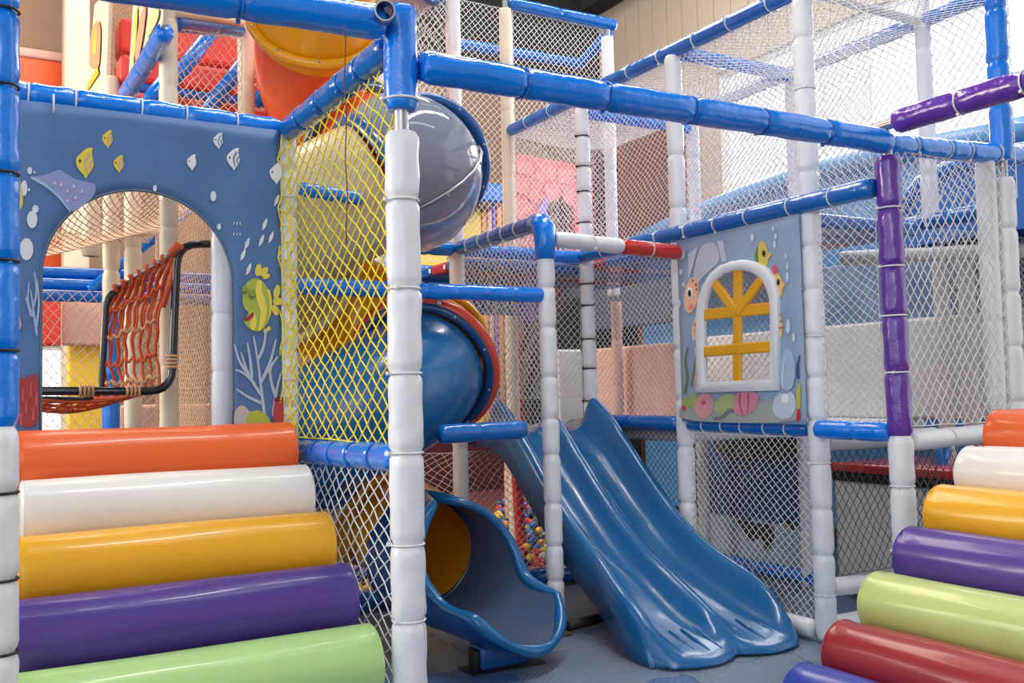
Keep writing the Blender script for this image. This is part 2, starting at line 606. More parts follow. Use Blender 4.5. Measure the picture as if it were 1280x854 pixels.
for q, yq in enumerate((6.6, 8.6, 10.6)):
    P = [box(-6, XR, yq-.06, yq+.06, 8.4, 8.52), box(-6, XR, yq-.05, yq+.05, 7.5, 7.6)]
    for s in range(14):
        xs = -6+s*1.0
        P.append(sweep([(xs, yq, 7.55), (xs+.5, yq, 8.45)], .03, 6))
        P.append(sweep([(xs+.5, yq, 8.45), (xs+1, yq, 7.55)], .03, 6))
    tag(mk('roof_truss', *join(P), M['dark'], smooth=False),
        ['dark steel roof truss nearest the window end', 'dark steel roof truss, the middle one of three', 'dark steel roof truss against the back wall'][q], 'roof truss')
mk_ = tag(mk('roof_beam', *box(XR-.35, XR-.05, 4.6, YB-.05, 6.75, 7.1), M['dark'], smooth=False), 'dark roof beam running along the top of the beige cladding', 'roof beam')
# things on the back wall
x0, x1 = at(12, 90, y=YB-.06).x, at(80, 90, y=YB-.06).x
zt = at(50, 75, y=YB-.06).z
op = thing('wall_pad', 'orange wall pad with pink top trim on the far wall at left', 'wall pad', ((x0+x1)/2, YB-.05, 2.6))
mk('pad', *box(x0-.5, x1, YB-.1, YB-.01, 2.6, zt, .02), M['orange_pad'], op)
mk('trim', *box(x0-.5, x1+.06, YB-.12, YB-.01, zt, zt+.1, .02), M['pinkv'], op)
x0, x1 = at(80, 60, y=YB-.5).x, at(112, 60, y=YB-.5).x
tag(mk('building_column', *box(x0, x1, YB-.55, YB-.25, 0, ZC-.2, .02), M['cream']), 'cream square building column beside the orange wall pad', 'column')

# ------------------------------------------------------------------ frame of the play structure: posts
XA, YA = 1.29, 2.95
t = padded('padded_post', 'white padded corner post in front with blue top sleeve and bare steel gap', 'post', (XA, YA, 0), (XA, YA, 2.55), .057,
           [(0, .832, 'white'), (.862, 1, 'blue')], tie='tie', seg=.28, n=28, wr=.03, dip=.2)
cable_tie(t, (XA, YA, 2.23), (0, 0, 1), .060, M['tie'])
t = padded('padded_post', 'blue padded post at the left edge with white lower end', 'post', (.112, 2.95, 0), (.102, 2.95, 2.75), .044,
           [(0, .43, 'white'), (.43, 1, 'blue')], tie='black', seg=.215, n=28, wr=.03, dip=.24)
padded('padded_post', 'white post beside the sea mural with yellow cord laced up it', 'post', (XA, 4.25, 0), (XA, 4.25, 2.44), .045, [(0, 1, 'white')], seg=.2)
t = padded('padded_post', 'slim white padded post standing in front of the wide blue slide', 'post', (2.68, 4.25, 0), (2.66, 4.25, 2.06), .046,
           [(.02, .97, 'white')], seg=.22, n=20, tie=None)
mk('foot_plate', *box(2.62, 2.74, 4.19, 4.31, 0, .012, .003), M['brass'], t)
mk('elbow_sleeve', *sweep([(2.66, 4.25, 1.93), (2.66, 4.25, 2.03), (2.663, 4.26, 2.09), (2.667, 4.30, 2.125), (2.67, 4.36, 2.135)], [.052, .056, .062, .058, .054], 18), M['blue'], t)
padded('padded_post', 'tall white post behind the bubble window, left of the slide', 'post', (2.69, 5.33, 0), (2.69, 5.33, 4.3), .048, [(0, 1, 'white')], seg=.5, wr=.008, dip=.08)
padded('padded_post', 'tall cream post in the back row right of the bubble window', 'post', (3.66, 6.35, 0), (3.66, 6.35, 4.28), .050, [(0, .98, 'cream')], seg=.4, dip=.1)
padded('padded_post', 'short white post under the end of the highest blue beam', 'post', (4.62, 6.35, 2.0), (4.62, 6.35, 4.2), .05, [(0, .97, 'white')], seg=.5, dip=.08)
padded('padded_post', 'white post just left of the purple post, edge of printed window sheet', 'post', (3.68, 3.38, .02), (3.66, 3.38, 4.0), .052, [(0, 1, 'white')], seg=.21, n=20, tie='tie', tie_every=3)
padded('padded_post', 'white post at the left edge of the printed window sheet', 'post', (3.67, 4.37, 0), (3.65, 4.37, 3.2), .050, [(0, 1, 'white')], seg=.3, n=18)
padded('padded_post', 'white post behind the top of the slide with many black ties', 'post', (3.67, 5.33, 1.0), (3.65, 5.33, 3.15), .048, [(0, 1, 'white')], seg=.2, tie='black', n=16)
padded('padded_post', 'purple padded post with white lower half on the right', 'post', (3.70, 2.92, 0), (3.68, 2.92, 2.33), .055,
       [(0, .435, 'white'), (.435, .98, 'purple')], seg=.25, tie='tie', n=24, wr=.03, dip=.2)
t = padded('padded_post', 'lumpy white post at right edge, blue above the crossing beam', 'post', (4.62, 2.97, 0), (4.62, 2.97, 3.9), .055,
           [(0, .585, 'white'), (.61, 1, 'blue')], seg=.27, n=20, wr=.03)
padded('padded_post', 'smooth white post close behind the lumpy right-hand post', 'post', (4.52, 3.0, 1.1), (4.52, 3.0, 2.36), .05, [(0, 1, 'white')], seg=.5, n=16, wr=.01, dip=.08)
for (x, y, z0, z1, lab, mm, r) in [
        (4.62, 4.37, 0, 3.25, 'white inner post behind the net below the printed window sheet', 'white', .045),
        (4.62, 5.33, 0, 3.25, 'white inner post in shade right of the slide', 'white', .045),
        (4.62, 3.40, 2.1, 4.1, 'white post against the bright window above the purple beam', 'white', .045),
        (4.62, 6.32, 0, 1.95, 'pale pink post in front of the salmon panel', 'pinkv', .045),
        (2.99, 7.3, 0, 4.0, 'grey far post in front of the yellow wall pads', 'greyv', .055),
        (.90, 4.9, 1.07, 3.5, 'cream post with a steel joint at upper left, also seen through the arch', 'cream', .045),
        (1.455, 5.56, 0, 3.8, 'cream post left of the big yellow and orange tube', 'cream', .05),
        (1.085, 4.62, 1.07, 2.3, 'white post just inside the right edge of the arch', 'white', .047),
        (.90, 6.0, 1.07, 2.5, 'cream post seen through the arch behind the rope seat', 'cream', .05),
        (.66, 5.9, 2.06, 3.0, 'cream post high in the left part of the arch behind the hammock net', 'cream', .05)]:
    padded('padded_post', lab, 'post', (x, y, z0), (x, y, z1), r, [(0, 1, mm)], seg=.35, n=14, wr=.015, dip=.12)
for (px_, py_, lab) in [(1178, 400, 'grey-white inner post in the right-hand cell, left of two'), (1210, 400, 'grey-white inner post in the right-hand cell, right of two')]:
    p = at(px_, py_, x=5.45)
    padded('padded_post', lab, 'post', (p.x, p.y, 0), (p.x, p.y, 2.1), .05, [(0, 1, 'greyv')], seg=.4, n=12, dip=.08)
padded('padded_post', 'cream post with a blue lower sleeve, left of the rope seat in the arch', 'post', (at(139, 460, y=6.2).x, 6.2, 1.03), (at(139, 460, y=6.2).x, 6.2, 3.2), .05, [(0, .34, 'blue'), (.34, 1, 'cream')], seg=.3, n=14)
padded('padded_post', 'red pole standing in the ball pit', 'pole', (at(652, 685, y=6.2).x, 6.2, .1), (at(642, 560, y=6.2).x, 6.2, 1.05), .04, [(0, 1, 'redv')], seg=.45, n=14, dip=.1)
padded('padded_post', 'pale pink post at the back of the ball pit, left of the red pole', 'post', (at(637, 600, y=7.0).x, 7.0, .2), (at(637, 600, y=7.0).x, 7.0, 1.1), .045, [(0, 1, 'pinkv')], seg=.45, n=12, dip=.1)
tag(mk('blue_post', *sweep([at(1178, 640, x=5.1), at(1178, 555, x=5.1)], .045, 14), M['navy']), 'dark blue post under the right-hand deck, crossing the red edge', 'post')

# ------------------------------------------------------------------ frame: beams and rails
B = [
    ('thick blue beam across the top left with an open steel pipe end', (-.2, 2.93, 2.435), (1.215, 2.93, 2.475), .056, 'blue', 'tieb', .45, 24),
    ('sloping-looking blue beam above the yellow net', (XA, 4.20, 2.44), (XA, 3.03, 2.44), .052, 'navy', 'tieb', .22, 22),
    ('long thick blue beam crossing the picture from corner post to purple post', (1.345, 2.90, 2.34), (3.66, 2.90, 2.345), .055, 'blue', 'tieb', .38, 24),
    ('blue beam from the purple post to the right edge', (3.74, 2.98, 2.36), (5.2, 2.98, 2.44), .05, 'blue', 'tie', .2, 20),
    ('purple beam running from its post toward the viewer', (3.68, 2.86, 2.43), (3.68, -.3, 2.44), .055, 'purple', 'tie', .28, 22),
    ('blue beam over the sea mural', (.02, 4.25, 2.475), (1.26, 4.25, 2.45), .050, 'blue', 'tie', .22, 22),
    ('blue rail in front of the blue tube, behind the corner post', (1.33, 4.25, 1.745), (2.625, 4.25, 1.742), .040, 'blue', None, .17, 16),
    ('short dark blue rail ending under the blue tube', (1.97, 4.10, 1.055), (2.43, 4.12, 1.06), .046, 'navy', None, .25, 18),
    ('shiny blue rail slanting from the slim post to the tall white post', (2.67, 4.36, 2.135), (2.69, 5.28, 2.135), .045, 'navy', 'tie', .16, 18),
    ('blue beam along the upper deck and the top of the printed window sheet', (3.605, 5.28, 2.135), (3.632, 2.965, 2.145), .047, 'navy', 'tie', .26, 20),
    ('long blue top beam rising to the upper edge, right of the beige cladding', (3.66, 6.30, 3.235), (3.66, 2.7, 3.235), .045, 'navy', 'tie', .30, 18),
    ('blue rail at deck height beside the top of the slide', (3.66, 5.28, 1.04), (3.66, 4.42, 1.04), .046, 'navy', None, .4, 16),
    ('thin blue rail along the bottom of the printed window sheet', (3.66, 4.32, 1.035), (3.66, 3.44, 1.03), .036, 'navy', 'tie', .16, 16),
    ('blue rail at deck height between white post and purple post', (3.63, 3.34, 1.035), (3.655, 2.95, 1.03), .045, 'blue', None, .22, 18),
    ('blue rail behind the slim post ending at the black-tied post', (1.9, 5.33, 2.135), (3.61, 5.33, 2.13), .043, 'blue', None, .15, 16),
    ('blue rail in the back row, lower of the two left of the black-tied post', (2.3, 6.35, 2.14), (3.61, 6.35, 2.12), .045, 'blue', None, .2, 14),
    ('dark blue rail running back from the black-tied post', (3.66, 6.30, 2.12), (3.66, 5.38, 2.13), .045, 'navy', None, .3, 14),
    ('highest blue beam ending beside the beige cladding', (3.70, 6.35, 4.25), (4.70, 6.35, 4.25), .050, 'navy', None, .5, 16),
    ('blue top beam in front of the bright window', (4.62, 5.6, 3.245), (4.62, 2.2, 3.245), .04, 'navy', None, .35, 14),
    ('blue cross beam under the dense top net', (3.70, 4.36, 3.225), (4.58, 4.36, 3.225), .042, 'blue', None, .2, 14),
    ('pale steel-coloured cross beam at the top right above the window', (3.70, 3.40, 3.24), (4.58, 3.40, 3.24), .025, 'greyv', None, .5, 12),
    ('blue cross beam far behind the upper net', (3.70, 5.33, 3.12), (4.58, 5.33, 3.12), .042, 'blue', None, .2, 14),
    ('blue beam on the inner side of the upper deck', (4.62, 5.6, 2.13), (4.62, 3.0, 2.13), .045, 'navy', None, .3, 14),
    ('crinkled blue rail under the yellow net', (XA, 3.01, 1.035), (XA, 4.20, 1.005), .050, 'blue', 'tieb', .2, 20),
    ('white rail from the purple post to the right-hand rollers', (3.76, 2.92, .985), (4.56, 2.95, 1.0), .046, 'white', 'tie', .25, 20),
    ('grey-white rail behind the purple post under the deck edge', (3.72, 3.38, .965), (4.56, 3.38, .965), .044, 'greyv', None, .35, 16),
    ('white padded rail lying on the floor beside the slide end', (3.66, 3.44, .055), (3.66, 5.28, .055), .046, 'white', None, .5, 16),
    ('upper of two short white rails at the foot of the white post', (3.73, 3.38, .26), (4.56, 3.38, .22), .046, 'white', None, .25, 16),
    ('lower of two short white rails at the foot of the white post', (3.73, 3.38, .075), (4.56, 3.38, .075), .046, 'white', None, .25, 16),
    ('blue rail on the floor behind the lower net', (4.62, 5.28, .05), (4.62, 2.8, .05), .045, 'blue', 'tie', .25, 16),
    ('blue padded kerb of the ball pit', (1.5, 5.33, .06), (3.62, 5.33, .06), .055, 'navy', None, .4, 16),
    ('white cross beam seen above the grey inner posts', (4.7, 4.1, 2.02), (5.5, 3.4, 2.02), .045, 'greyv', None, .5, 12),
    ('blue beam at the top of the back net, nearer of the dark pair', at(572, 55, y=7.3), at(725, 80, y=7.3), .05, 'navy', None, .4, 12),
    ('dark blue beam climbing to the right under the highest beam', at(725, 80, x=4.95), at(762, 42, x=4.95), .05, 'navy', None, .4, 12),
    ('uppermost of three blue deck rails seen through the arch', (-.6, 6.5, 2.03), (1.75, 6.5, 2.03), .038, 'blue', None, .6, 12),
    ('middle one of three blue deck rails seen through the arch', (-.6, 6.45, 1.955), (1.75, 6.45, 1.955), .038, 'blue', None, .6, 12),
    ('lowest of three blue deck rails seen through the arch', (-.6, 6.4, 1.88), (1.75, 6.4, 1.88), .038, 'blue', None, .6, 12),
    ('pale blue rail slanting up behind the rope seat', at(112, 362, y=6.34), at(236, 264, y=6.42), .028, 'blue', None, .5, 12),
    ('blue rail across the top of the red stair net', (.93, 4.9, at(215, 28, y=4.9).z), (1.40, 5.5, at(300, 38, y=5.5).z), .045, 'navy', None, .5, 14),
    ('white rail above the blue one over the red stair net', (.93, 4.86, at(215, 14, y=4.86).z), (1.40, 5.45, at(300, 28, y=5.45).z), .028, 'cream', None, .5, 12),
    ('blue rail slanting up along the printed sheet at upper left', at(158, 118, x=.82), at(206, 40, x=.82), .045, 'blue', None, .3, 14),
]
for (lab, p0, p1, r, m, tie, sg, n) in B:
    wide = r > .049
    padded('padded_beam', lab, 'beam', p0, p1, r, [(0, 1, m)], tie=tie, seg=sg, n=n, wr=.03 if wide else .015, dip=.17 if wide else .10, steel=False)
a0, a1 = at(693, 299, y=4.25), at(848, 316, y=4.25)
padded('padded_beam', 'rail half white and half red from the slim post to the printed sheet', 'beam', a0, a1, .043, [(0, .52, 'white'), (.52, 1, 'redv')], seg=.2, n=18, tie='tie', tie_every=2)
a0 = at(374, 236, y=4.12); a1 = at(452, 249, y=4.10)
padded('padded_beam', 'short blue rail high behind the yellow net', 'beam', a0, a1, .032, [(0, 1, 'blue')], seg=.1, n=14, steel=False)
# open pipe stub at the corner post
p = Vector((1.20, 2.88, 2.485))
d = Vector((-.25, -.9, -.1)).normalized()
o_ = [p+d*s for s in (.05, -.09)]
V, F = sweep(o_, .034, 20, caps=False)
V2, F2 = sweep(o_[::-1], .029, 20, caps=False)
rim = sweep([p+d*.05, p+d*.0501], lambda i, a: .034 if i == 0 else .029, 20, caps=False)
tag(mk('pipe_end', *join([(V, F), (V2, F2), rim]), M['steel'], sharp=40), 'open galvanised pipe end beside the blue corner sleeve', 'pipe')
tag(mk('pipe_end', *sweep([(3.68, 2.875, 2.43), (3.68, 3.10, 2.425)], .024, 14), M['steel'], sharp=40), 'bare steel pipe stub behind the end of the purple beam', 'pipe')
# twisted cord hanging at the corner
pts = [Vector((1.06+.003*math.sin(i*1.3), 2.86, 2.42-.05*i)) for i in range(15)]
tag(mk('hanging_cord', *sweep(pts, lambda i, a: .0018+.0005*math.sin(i*2+a*2), 6), M['maroon']), 'thin twisted cord hanging from the top left beam past the yellow net', 'cord')
# ------------------------------------------------------------------ roller stairs
RR = .120


CR = [.001]


def lathe_x(c, ax, L, r, n=40, prof=None):
    """cylinder from c along unit axis ax with rounded rims"""
    c, ax = Vector(c), Vector(ax)
    e = .018
    P = [(0, r-e*1.2), (e*.15, r-e*.55), (e*.5, r-e*.15), (e, r)]
    k = 10
    P += [(e+q, r) for q in (.015, .03, .05, .075, .105)]+[(.16+(L-.32)*i/k, r) for i in range(0, k+1)]+[(L-e-q, r) for q in (.105, .075, .05, .03, .015)]
    P += [(L-e, r), (L-e*.5, r-e*.15), (L-e*.15, r-e*.55), (L, r-e*1.2)]
    ph = [random.uniform(0, 6.3) for _ in range(3)]

    def rad(i, a):
        q = P[i][1]
        if 3 <= i <= len(P)-4:
            x_ = P[i][0]
            q += .0012*math.sin(2*a+ph[0]+x_*5)+.0009*math.sin(5*a+ph[1]-x_*8)
            for d_ in (x_, L-x_):
                q -= CR[0]*math.exp(-(d_/.07)**2)*(.5+.5*math.sin(6*a+ph[2]+d_*25))**3
        return q
    return sweep([c+ax*p[0] for p in P], rad, n)


def roller(label, c, ax, L, m, group):
    ax = Vector(ax)
    t = thing('foam_roller', label, 'roller', Vector(c)+ax*L/2-Vector((0, 0, RR)), group)
    mk('roller_body', *lathe_x(c, ax, L, RR), M[m], t)
    for e in (0.010, L-.010):
        mk('seam', *torus(Vector(c)+ax*e, ax, RR-.004, .0035, 40, 6), M[m], t)
    mk('steel_core', *sweep([Vector(c)-ax*.004, Vector(c)+ax*(L+.004)], .022, 12), M['steel'], t, sharp=40)
    return t


for lab, y, z, xs, xe, m in [
        ('orange foam roller, topmost of the left-hand stair', 3.93, 1.020, .187, 1.205, 'orange'),
        ('white foam roller second from the top of the left-hand stair', 3.71, .860, .192, 1.20, 'rwhite'),
        ('yellow foam roller in the middle of the left-hand stair', 3.49, .698, .168, 1.205, 'yellow'),
        ('violet foam roller fourth from the top of the left-hand stair', 3.27, .538, .135, 1.205, 'violet'),
        ('pale green foam roller lowest on the left-hand stair', 3.05, .372, .09, 1.205, 'lime')]:
    roller(lab, (xs, y, z), (1, 0, 0), xe-xs, 'r_'+m, 'rollers of the left-hand stair')
CR[0] = .007
for lab, x, z, m in [
        ('orange foam roller, topmost of the right-hand stair', 3.92, 1.010, 'orange'),
        ('white foam roller second from the top of the right-hand stair', 3.715, .862, 'rwhite'),
        ('yellow foam roller third from the top of the right-hand stair', 3.51, .712, 'yellow'),
        ('violet foam roller in the middle of the right-hand stair', 3.315, .560, 'violet'),
        ('pale green foam roller third from the bottom of the right-hand stair', 3.108, .404, 'olive'),
        ('dark red foam roller next to the bottom of the right-hand stair', 2.905, .246, 'red'),
        ('blue foam roller at the bottom right corner, lowest of its stair', 2.69, .121, 'rblue')]:
    roller(lab, (x, 1.3, z), (0, 1, 0), 1.30, 'r_'+m, 'rollers of the right-hand stair')


def slope_board(name, label, a, b, across, th, m):
    a, b, ac = Vector(a), Vector(b), Vector(across)
    n = (b-a).normalized().cross(ac.normalized())
    if n.z > 0:
        n = -n
    V = [a, b, b+ac, a+ac]
    V += [v+n*th for v in V]
    F = [(0, 1, 2, 3), (7, 6, 5, 4), (0, 4, 5, 1), (1, 5, 6, 2), (2, 6, 7, 3), (3, 7, 4, 0)]
    o = mk(name, V, F, m, smooth=False)
    return tag(o, label, 'board')


slope_board('stair_board', 'dark board under the left-hand roller stair', (.22, 4.04, .930), (.22, 2.85, .062), (.95, 0, 0), .04, M['deck'])
slope_board('stair_board', 'dark board under the right-hand roller stair', (3.99, 1.3, .886), (2.88, 1.3, .064), (0, 1.27, 0), .04, M['deck'])

# ------------------------------------------------------------------ decks
tag(mk('deck_platform', *box(-.8, 1.05, 4.06, 6.6, .93, 1.03, .02), M['deck'], smooth=False), 'padded deck behind the arch of the sea mural', 'deck')
tag(mk('deck_platform', *box(3.70, 4.58, 4.40, 5.30, .93, 1.00, .02), M['greyv'], smooth=False), 'grey deck behind the printed window sheet', 'deck')
tag(mk('deck_platform', *box(4.67, 5.9, 4.45, 6.85, .93, 1.00, .02), M['greyv'], smooth=False), 'grey deck in the right-hand cell', 'deck')
tag(mk('deck_platform', *box(2.72, 3.63, 5.36, 6.30, .92, 1.00, .02), M['deck'], smooth=False), 'small deck behind the top of the slide', 'deck')
t = thing('slatted_deck', 'upper deck of blue and red padded slats over the printed window sheet', 'deck', (4.14, 4.4, 2.02))
for q in range(13):
    y0 = 3.42+q*.225
    mk('slat', *box(3.72, 4.57, y0, y0+.215, 2.05+.004*(q % 3), 2.12, .02), M['redv'] if q % 3 == 2 else M['inflate'], t, smooth=False)
t = thing('slatted_deck', 'upper deck of blue and red slats left of the black-tied post', 'deck', (3.15, 5.85, 2.02))
for q in range(4):
    y0 = 5.40+q*.225
    mk('slat', *box(2.75, 3.6, y0, y0+.215, 2.03, 2.10, .02), M['redv'] if q % 2 == 1 else M['navy'], t, smooth=False)

# ------------------------------------------------------------------ wide double slide
ys = np.array([5.36, 5.22, 5.15, 5.12, 5.09, 5.02, 4.92, 4.78, 4.60, 4.40, 4.22, 4.06, 3.92, 3.80, 3.70, 3.61, 3.54, 3.49, 3.455, 3.44])
zl = np.array([1.00, 1.00, .995, .99, .985, .955, .895, .775, .62, .455, .335, .255, .20, .155, .122, .095, .075, .058, .038, .012])
hr = np.array([.05, .06, .10, .19, .215, .205, .20, .19, .18, .165, .155, .15, .15, .155, .15, .125, .085, .045, .012, .0])
gr = np.array([.03, .04, .07, .12, .14, .13, .12, .11, .105, .10, .10, .10, .105, .105, .10, .075, .03, .006, .0, .0])
yy = np.concatenate([np.linspace(a, b, 3, endpoint=False) for a, b in zip(ys[:-1], ys[1:])]+[ys[-1:]])


def smooth1(v):
    q = np.interp(-yy, -ys, v)
    for _ in range(2):
        q[1:-1] = (q[:-2]+2*q[1:-1]+q[2:])/4
    return q


zl, hr, gr = smooth1(zl), smooth1(hr), smooth1(gr)
rows = []
for y, z, h, g in zip(yy, zl, hr, gr):
    fl = max(0, min(1, (4.15-y)/.5))
    fl = fl*fl*(3-2*fl)
    xl, xr = 2.83-.10*fl, 3.53+.02*fl
    xm = (xl+xr)/2+.01
    endk = max(0, min(1, (3.75-y)/.3))
    P = [(xl-.035, max(.006-z, -.09)), (xl-.035, h*.55-.02), (xl-.03, h-.03), (xl-.018, h-.004), (xl+.004, h+.003), (xl+.028, h-.008), (xl+.045, h-.04*min(1, h/.1)),
         (xl+.062, h*.52), (xl+.085, h*.2), (xl+.12, h*.05), (xl+.17, 0)]
    a, b = xl+.17, xm-.10
    P += [(a+(b-a)*.33, -.004), (a+(b-a)*.66, -.004), (b, 0), (xm-.07, g*.22), (xm-.045, g*.68), (xm-.025, g*.95), (xm, g), (xm+.025, g*.95), (xm+.045, g*.68), (xm+.07, g*.22), (xm+.10, 0)]
    a, b = xm+.10, xr-.17
    P += [(a+(b-a)*.33, -.004), (a+(b-a)*.66, -.004), (b, 0), (xr-.12, h*.05), (xr-.085, h*.2), (xr-.062, h*.52), (xr-.045, h-.04*min(1, h/.1)), (xr-.028, h-.008),
          (xr-.004, h+.003), (xr+.018, h-.004), (xr+.03, h-.03), (xr+.035, h*.55-.02), (xr+.035, max(.006-z, -.09))]
    row = []
    for (x, dz) in P:
        s = (x-xl)/(xr-xl)
        lob = abs(math.sin(2*PI*min(1, max(0, s))))**.6
        row.append((x, y-.085*endk*endk*lob+(.05*endk*endk if s < -.01 or s > 1.01 else 0), max(.006, z+dz)))
    rows.append(row)
n = len(rows[0])
V = [p for r_ in rows for p in r_]
F = [(i*n+j, i*n+j+1, (i+1)*n+j+1, (i+1)*n+j) for i in range(len(rows)-1) for j in range(n-1)]
sl = thing('double_slide', 'wide blue two-lane moulded plastic slide in the middle', 'slide', (3.18, 4.3, 0))
so = mk('slide_chute', V, F, M['slide'], sl)
md = so.modifiers.new('thick', 'SOLIDIFY')
md.thickness = .010
md.offset = 1
# moulded grip ribs across the run-out
for s, (xa, xb) in enumerate(((2.92, 3.06), (3.25, 3.42))):
    for q in range(3):
        x = xa+(xb-xa)*q/2
        mk('rib', *sweep([(x, 3.64, .108), (x-.004, 3.54, .082), (x-.008, 3.43, .050)], [.004, .011, .006], 8), M['slide'], sl)
tag(mk('floor_bar', *sweep([(2.74, 4.24, .035), (3.15, 4.33, .035)], .028, 10), M['black']), 'black padded bar on the floor between the slim post and the slide', 'bar')

# ------------------------------------------------------------------ spiral tube slide
HX, HY, HR = 1.82, 4.80, .36


def hel(a):
    th = math.radians(a)
    z = 1.37+1.07*(a+40)/360
    x, y = HX+HR*math.cos(th), HY+HR*math.sin(th)
    if a > 320:
        k = (a-320)/180
        z += .30*k**1.5
        x += .14*k
        y -= .05*k
        if a < 500:     # the bend swings back behind the bubble before it climbs
            y += .42*math.sin(min(1, k)*PI)
            x -= .10*math.sin(min(1, k)*PI)
    return Vector((x, y, z))


ts = thing('spiral_tube_slide', 'spiral tube slide of blue, yellow, orange, cream and clear sections', 'slide', (HX, HY, 0))
tail = [Vector(p) for p in ((2.085, 4.93, .555), (2.085, 4.78, .52), (2.06, 4.62, .47), (2.05, 4.48, .450))]


def seg_path(a0, a1):
    k = max(3, int(abs(a1-a0)/7))
    return [hel(a0+(a1-a0)*i/k) for i in range(k+1)]


def flange(p, tdir, r, m, bolts=8):
    f = mk('flange', *join([torus(p, tdir, r+.008, .030, 40, 8)]), M[m], ts)
    tdir = Vector(tdir).normalized()
    s = 1 if tdir.dot(CAM-Vector(p)) > 0 else -1
    for b in ring_path(Vector(p), tdir, r+.016, bolts):
        mk('bolt', *sweep([b+tdir*(s*.018), b+tdir*(s*.034)], [.010, .006], 8), M['steel'], f)
    return f


TR = .325
secs = [(565, 494, 'p_yellow', TR), (503, 322, 'p_orange', TR-.012), (318, 266, 'clear', TR+.01), (262, 122, 'p_cream', TR),
        (118, -14, 'p_yellow', TR), (-14, -38, 'p_red', TR+.03), (-42, -148, 'slide', TR), (-152, -226, 'p_cream', TR), (-230, -318, 'p_yellow', .31)]
for a0, a1, m, r in secs:
    P = seg_path(a0, a1)
    if a1 == -318:
        P += tail[1:]
    if a1 == -38:
        rf = [r-.02+.02*i/(len(P)-1) for i in range(len(P))]
    elif m == 'clear':
        rf = [r+.075*math.sin(PI*i/(len(P)-1)) for i in range(len(P))]
    else:
        rf = r if a1 != -318 else [r-.055*max(0, (i-len(P)+7)/6) for i in range(len(P))]
    o = mk('clear_section' if m == 'clear' else 'tube_section', *sweep(P, rf, 40, caps=False), M[m], ts)
for a, m in [(500, 'p_yellow'), (410, 'p_navy'), (320, 'p_blue'), (264, 'p_blue'), (120, 'p_cream'), (-40, 'p_navy'), (-150, 'p_navy'), (-228, 'p_cream')]:
    p = hel(a)
    flange(p, hel(a-2)-hel(a+2), TR+(.012 if a != -40 else .02), m, 10)
mk('red_collar', *torus(hel(-37), hel(-42)-hel(-38), TR+.045, .035, 44, 10), M['p_red'], ts)
mk('yellow_rim', *torus(hel(-10), hel(-12)-hel(-8), TR+.030, .022, 44, 10), M['p_yellow'], ts)
# metal strip across the bubble
fr = frames(seg_path(318, 266))
st = []
for i, (p, t_, N, Bn) in enumerate(fr):
    s = i/(len(fr)-1)
    a = math.radians(282-26*s)
    rr = TR+.012+.075*math.sin(PI*s)+.008
    st.append(p+N*(math.cos(a)*rr)+Bn*(math.sin(a)*rr))
strip = mk('metal_strip', *sweep(st, .008, 8), M['steel'], ts)
for q in st[2:-1:3]:
    mk('screw', *sweep([q+Vector((0, -.004, -.012)), q+Vector((-.004, -.016, -.016))], .007, 8), M['steel'], strip)
# open scoop at the foot
cp = np.array([(2.05, 4.50, .450), (2.06, 4.38, .435), (2.085, 4.24, .425), (2.125, 4.08, .430), (2.175, 3.93, .440), (2.235, 3.78, .455)])
cr = np.array([.272, .274, .276, .290, .320, .335])
psi = np.array([177, 173, 160, 112, 82, 66, 58])
tt = np.linspace(0, 1, 6)
ts2 = np.array([0, .2, .4, .5, .58, .7, 1])
tq = np.linspace(0, 1, 26)
ctr = np.stack([np.interp(tq, tt, cp[:, i]) for i in range(3)], -1)
rad_, psi_ = np.interp(tq, tt, cr), np.interp(tq, ts2, psi)
for arr in (rad_, psi_):
    for _ in range(2):
        arr[1:-1] = (arr[:-2]+2*arr[1:-1]+arr[2:])/4


def scoop(dr, ext, name, m, lipx):
    V, F = [], []
    nn = 36
    for i in range(26):
        a = ctr[max(0, i-1)]
        b = ctr[min(25, i+1)]
        t_ = Vector(b-a)
        t_.z = 0
        t_.normalize()
        s = Vector((-t_.y, t_.x, 0))
        for j in range(nn+1):
            u = -1+2*j/nn
            pa = math.radians(psi_[i]+ext)*u
            rr = rad_[i]+dr
            k = max(0, (i-19)/6)
            V.append(Vector(ctr[i])+s*(-math.sin(pa)*rr)+Vector((0, 0, -math.cos(pa)*rr))+t_*(lipx*k*k*(1-u*u)-.06*k*k*u*u))
    for i in range(25):
        for j in range(nn):
            F.append((i*(nn+1)+j, i*(nn+1)+j+1, (i+1)*(nn+1)+j+1, (i+1)*(nn+1)+j))
    return V, F, nn


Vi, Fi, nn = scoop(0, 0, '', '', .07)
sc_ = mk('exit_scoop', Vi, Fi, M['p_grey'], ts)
Vo, Fo, nn = scoop(.035, 2, '', '', .085)
mk('scoop_shell', Vo, [f[::-1] for f in Fo], M['p_blue'], ts)
rimp = [Vi[i*(nn+1)].lerp(Vo[i*(nn+1)], .5) for i in range(0, 26)]
rimp += [Vi[25*(nn+1)+j].lerp(Vo[25*(nn+1)+j], .5) for j in range(1, nn)]
rimp += [Vi[i*(nn+1)+nn].lerp(Vo[i*(nn+1)+nn], .5) for i in range(25, -1, -1)]
mk('scoop_rim', *sweep(rimp, lambda i, a: .026+.005*math.sin(i*.45), 10), M['slide'], ts)
mk('flange', *torus((2.05, 4.50, .450), (0.02, -1, -.1), .285, .025, 36, 8), M['p_navy'], ts)
ft = mk('foot', *box(2.05, 2.30, 3.88, 4.02, 0, .105, .015), M['p_blue'], ts)
mk('bracket', *box(2.03, 2.055, 3.90, 3.98, 0, .09, .004), M['black'], ft)
mk('foot_plate', *box(1.98, 2.36, 3.84, 4.0, 0, .006, .002), M['black'], ft)
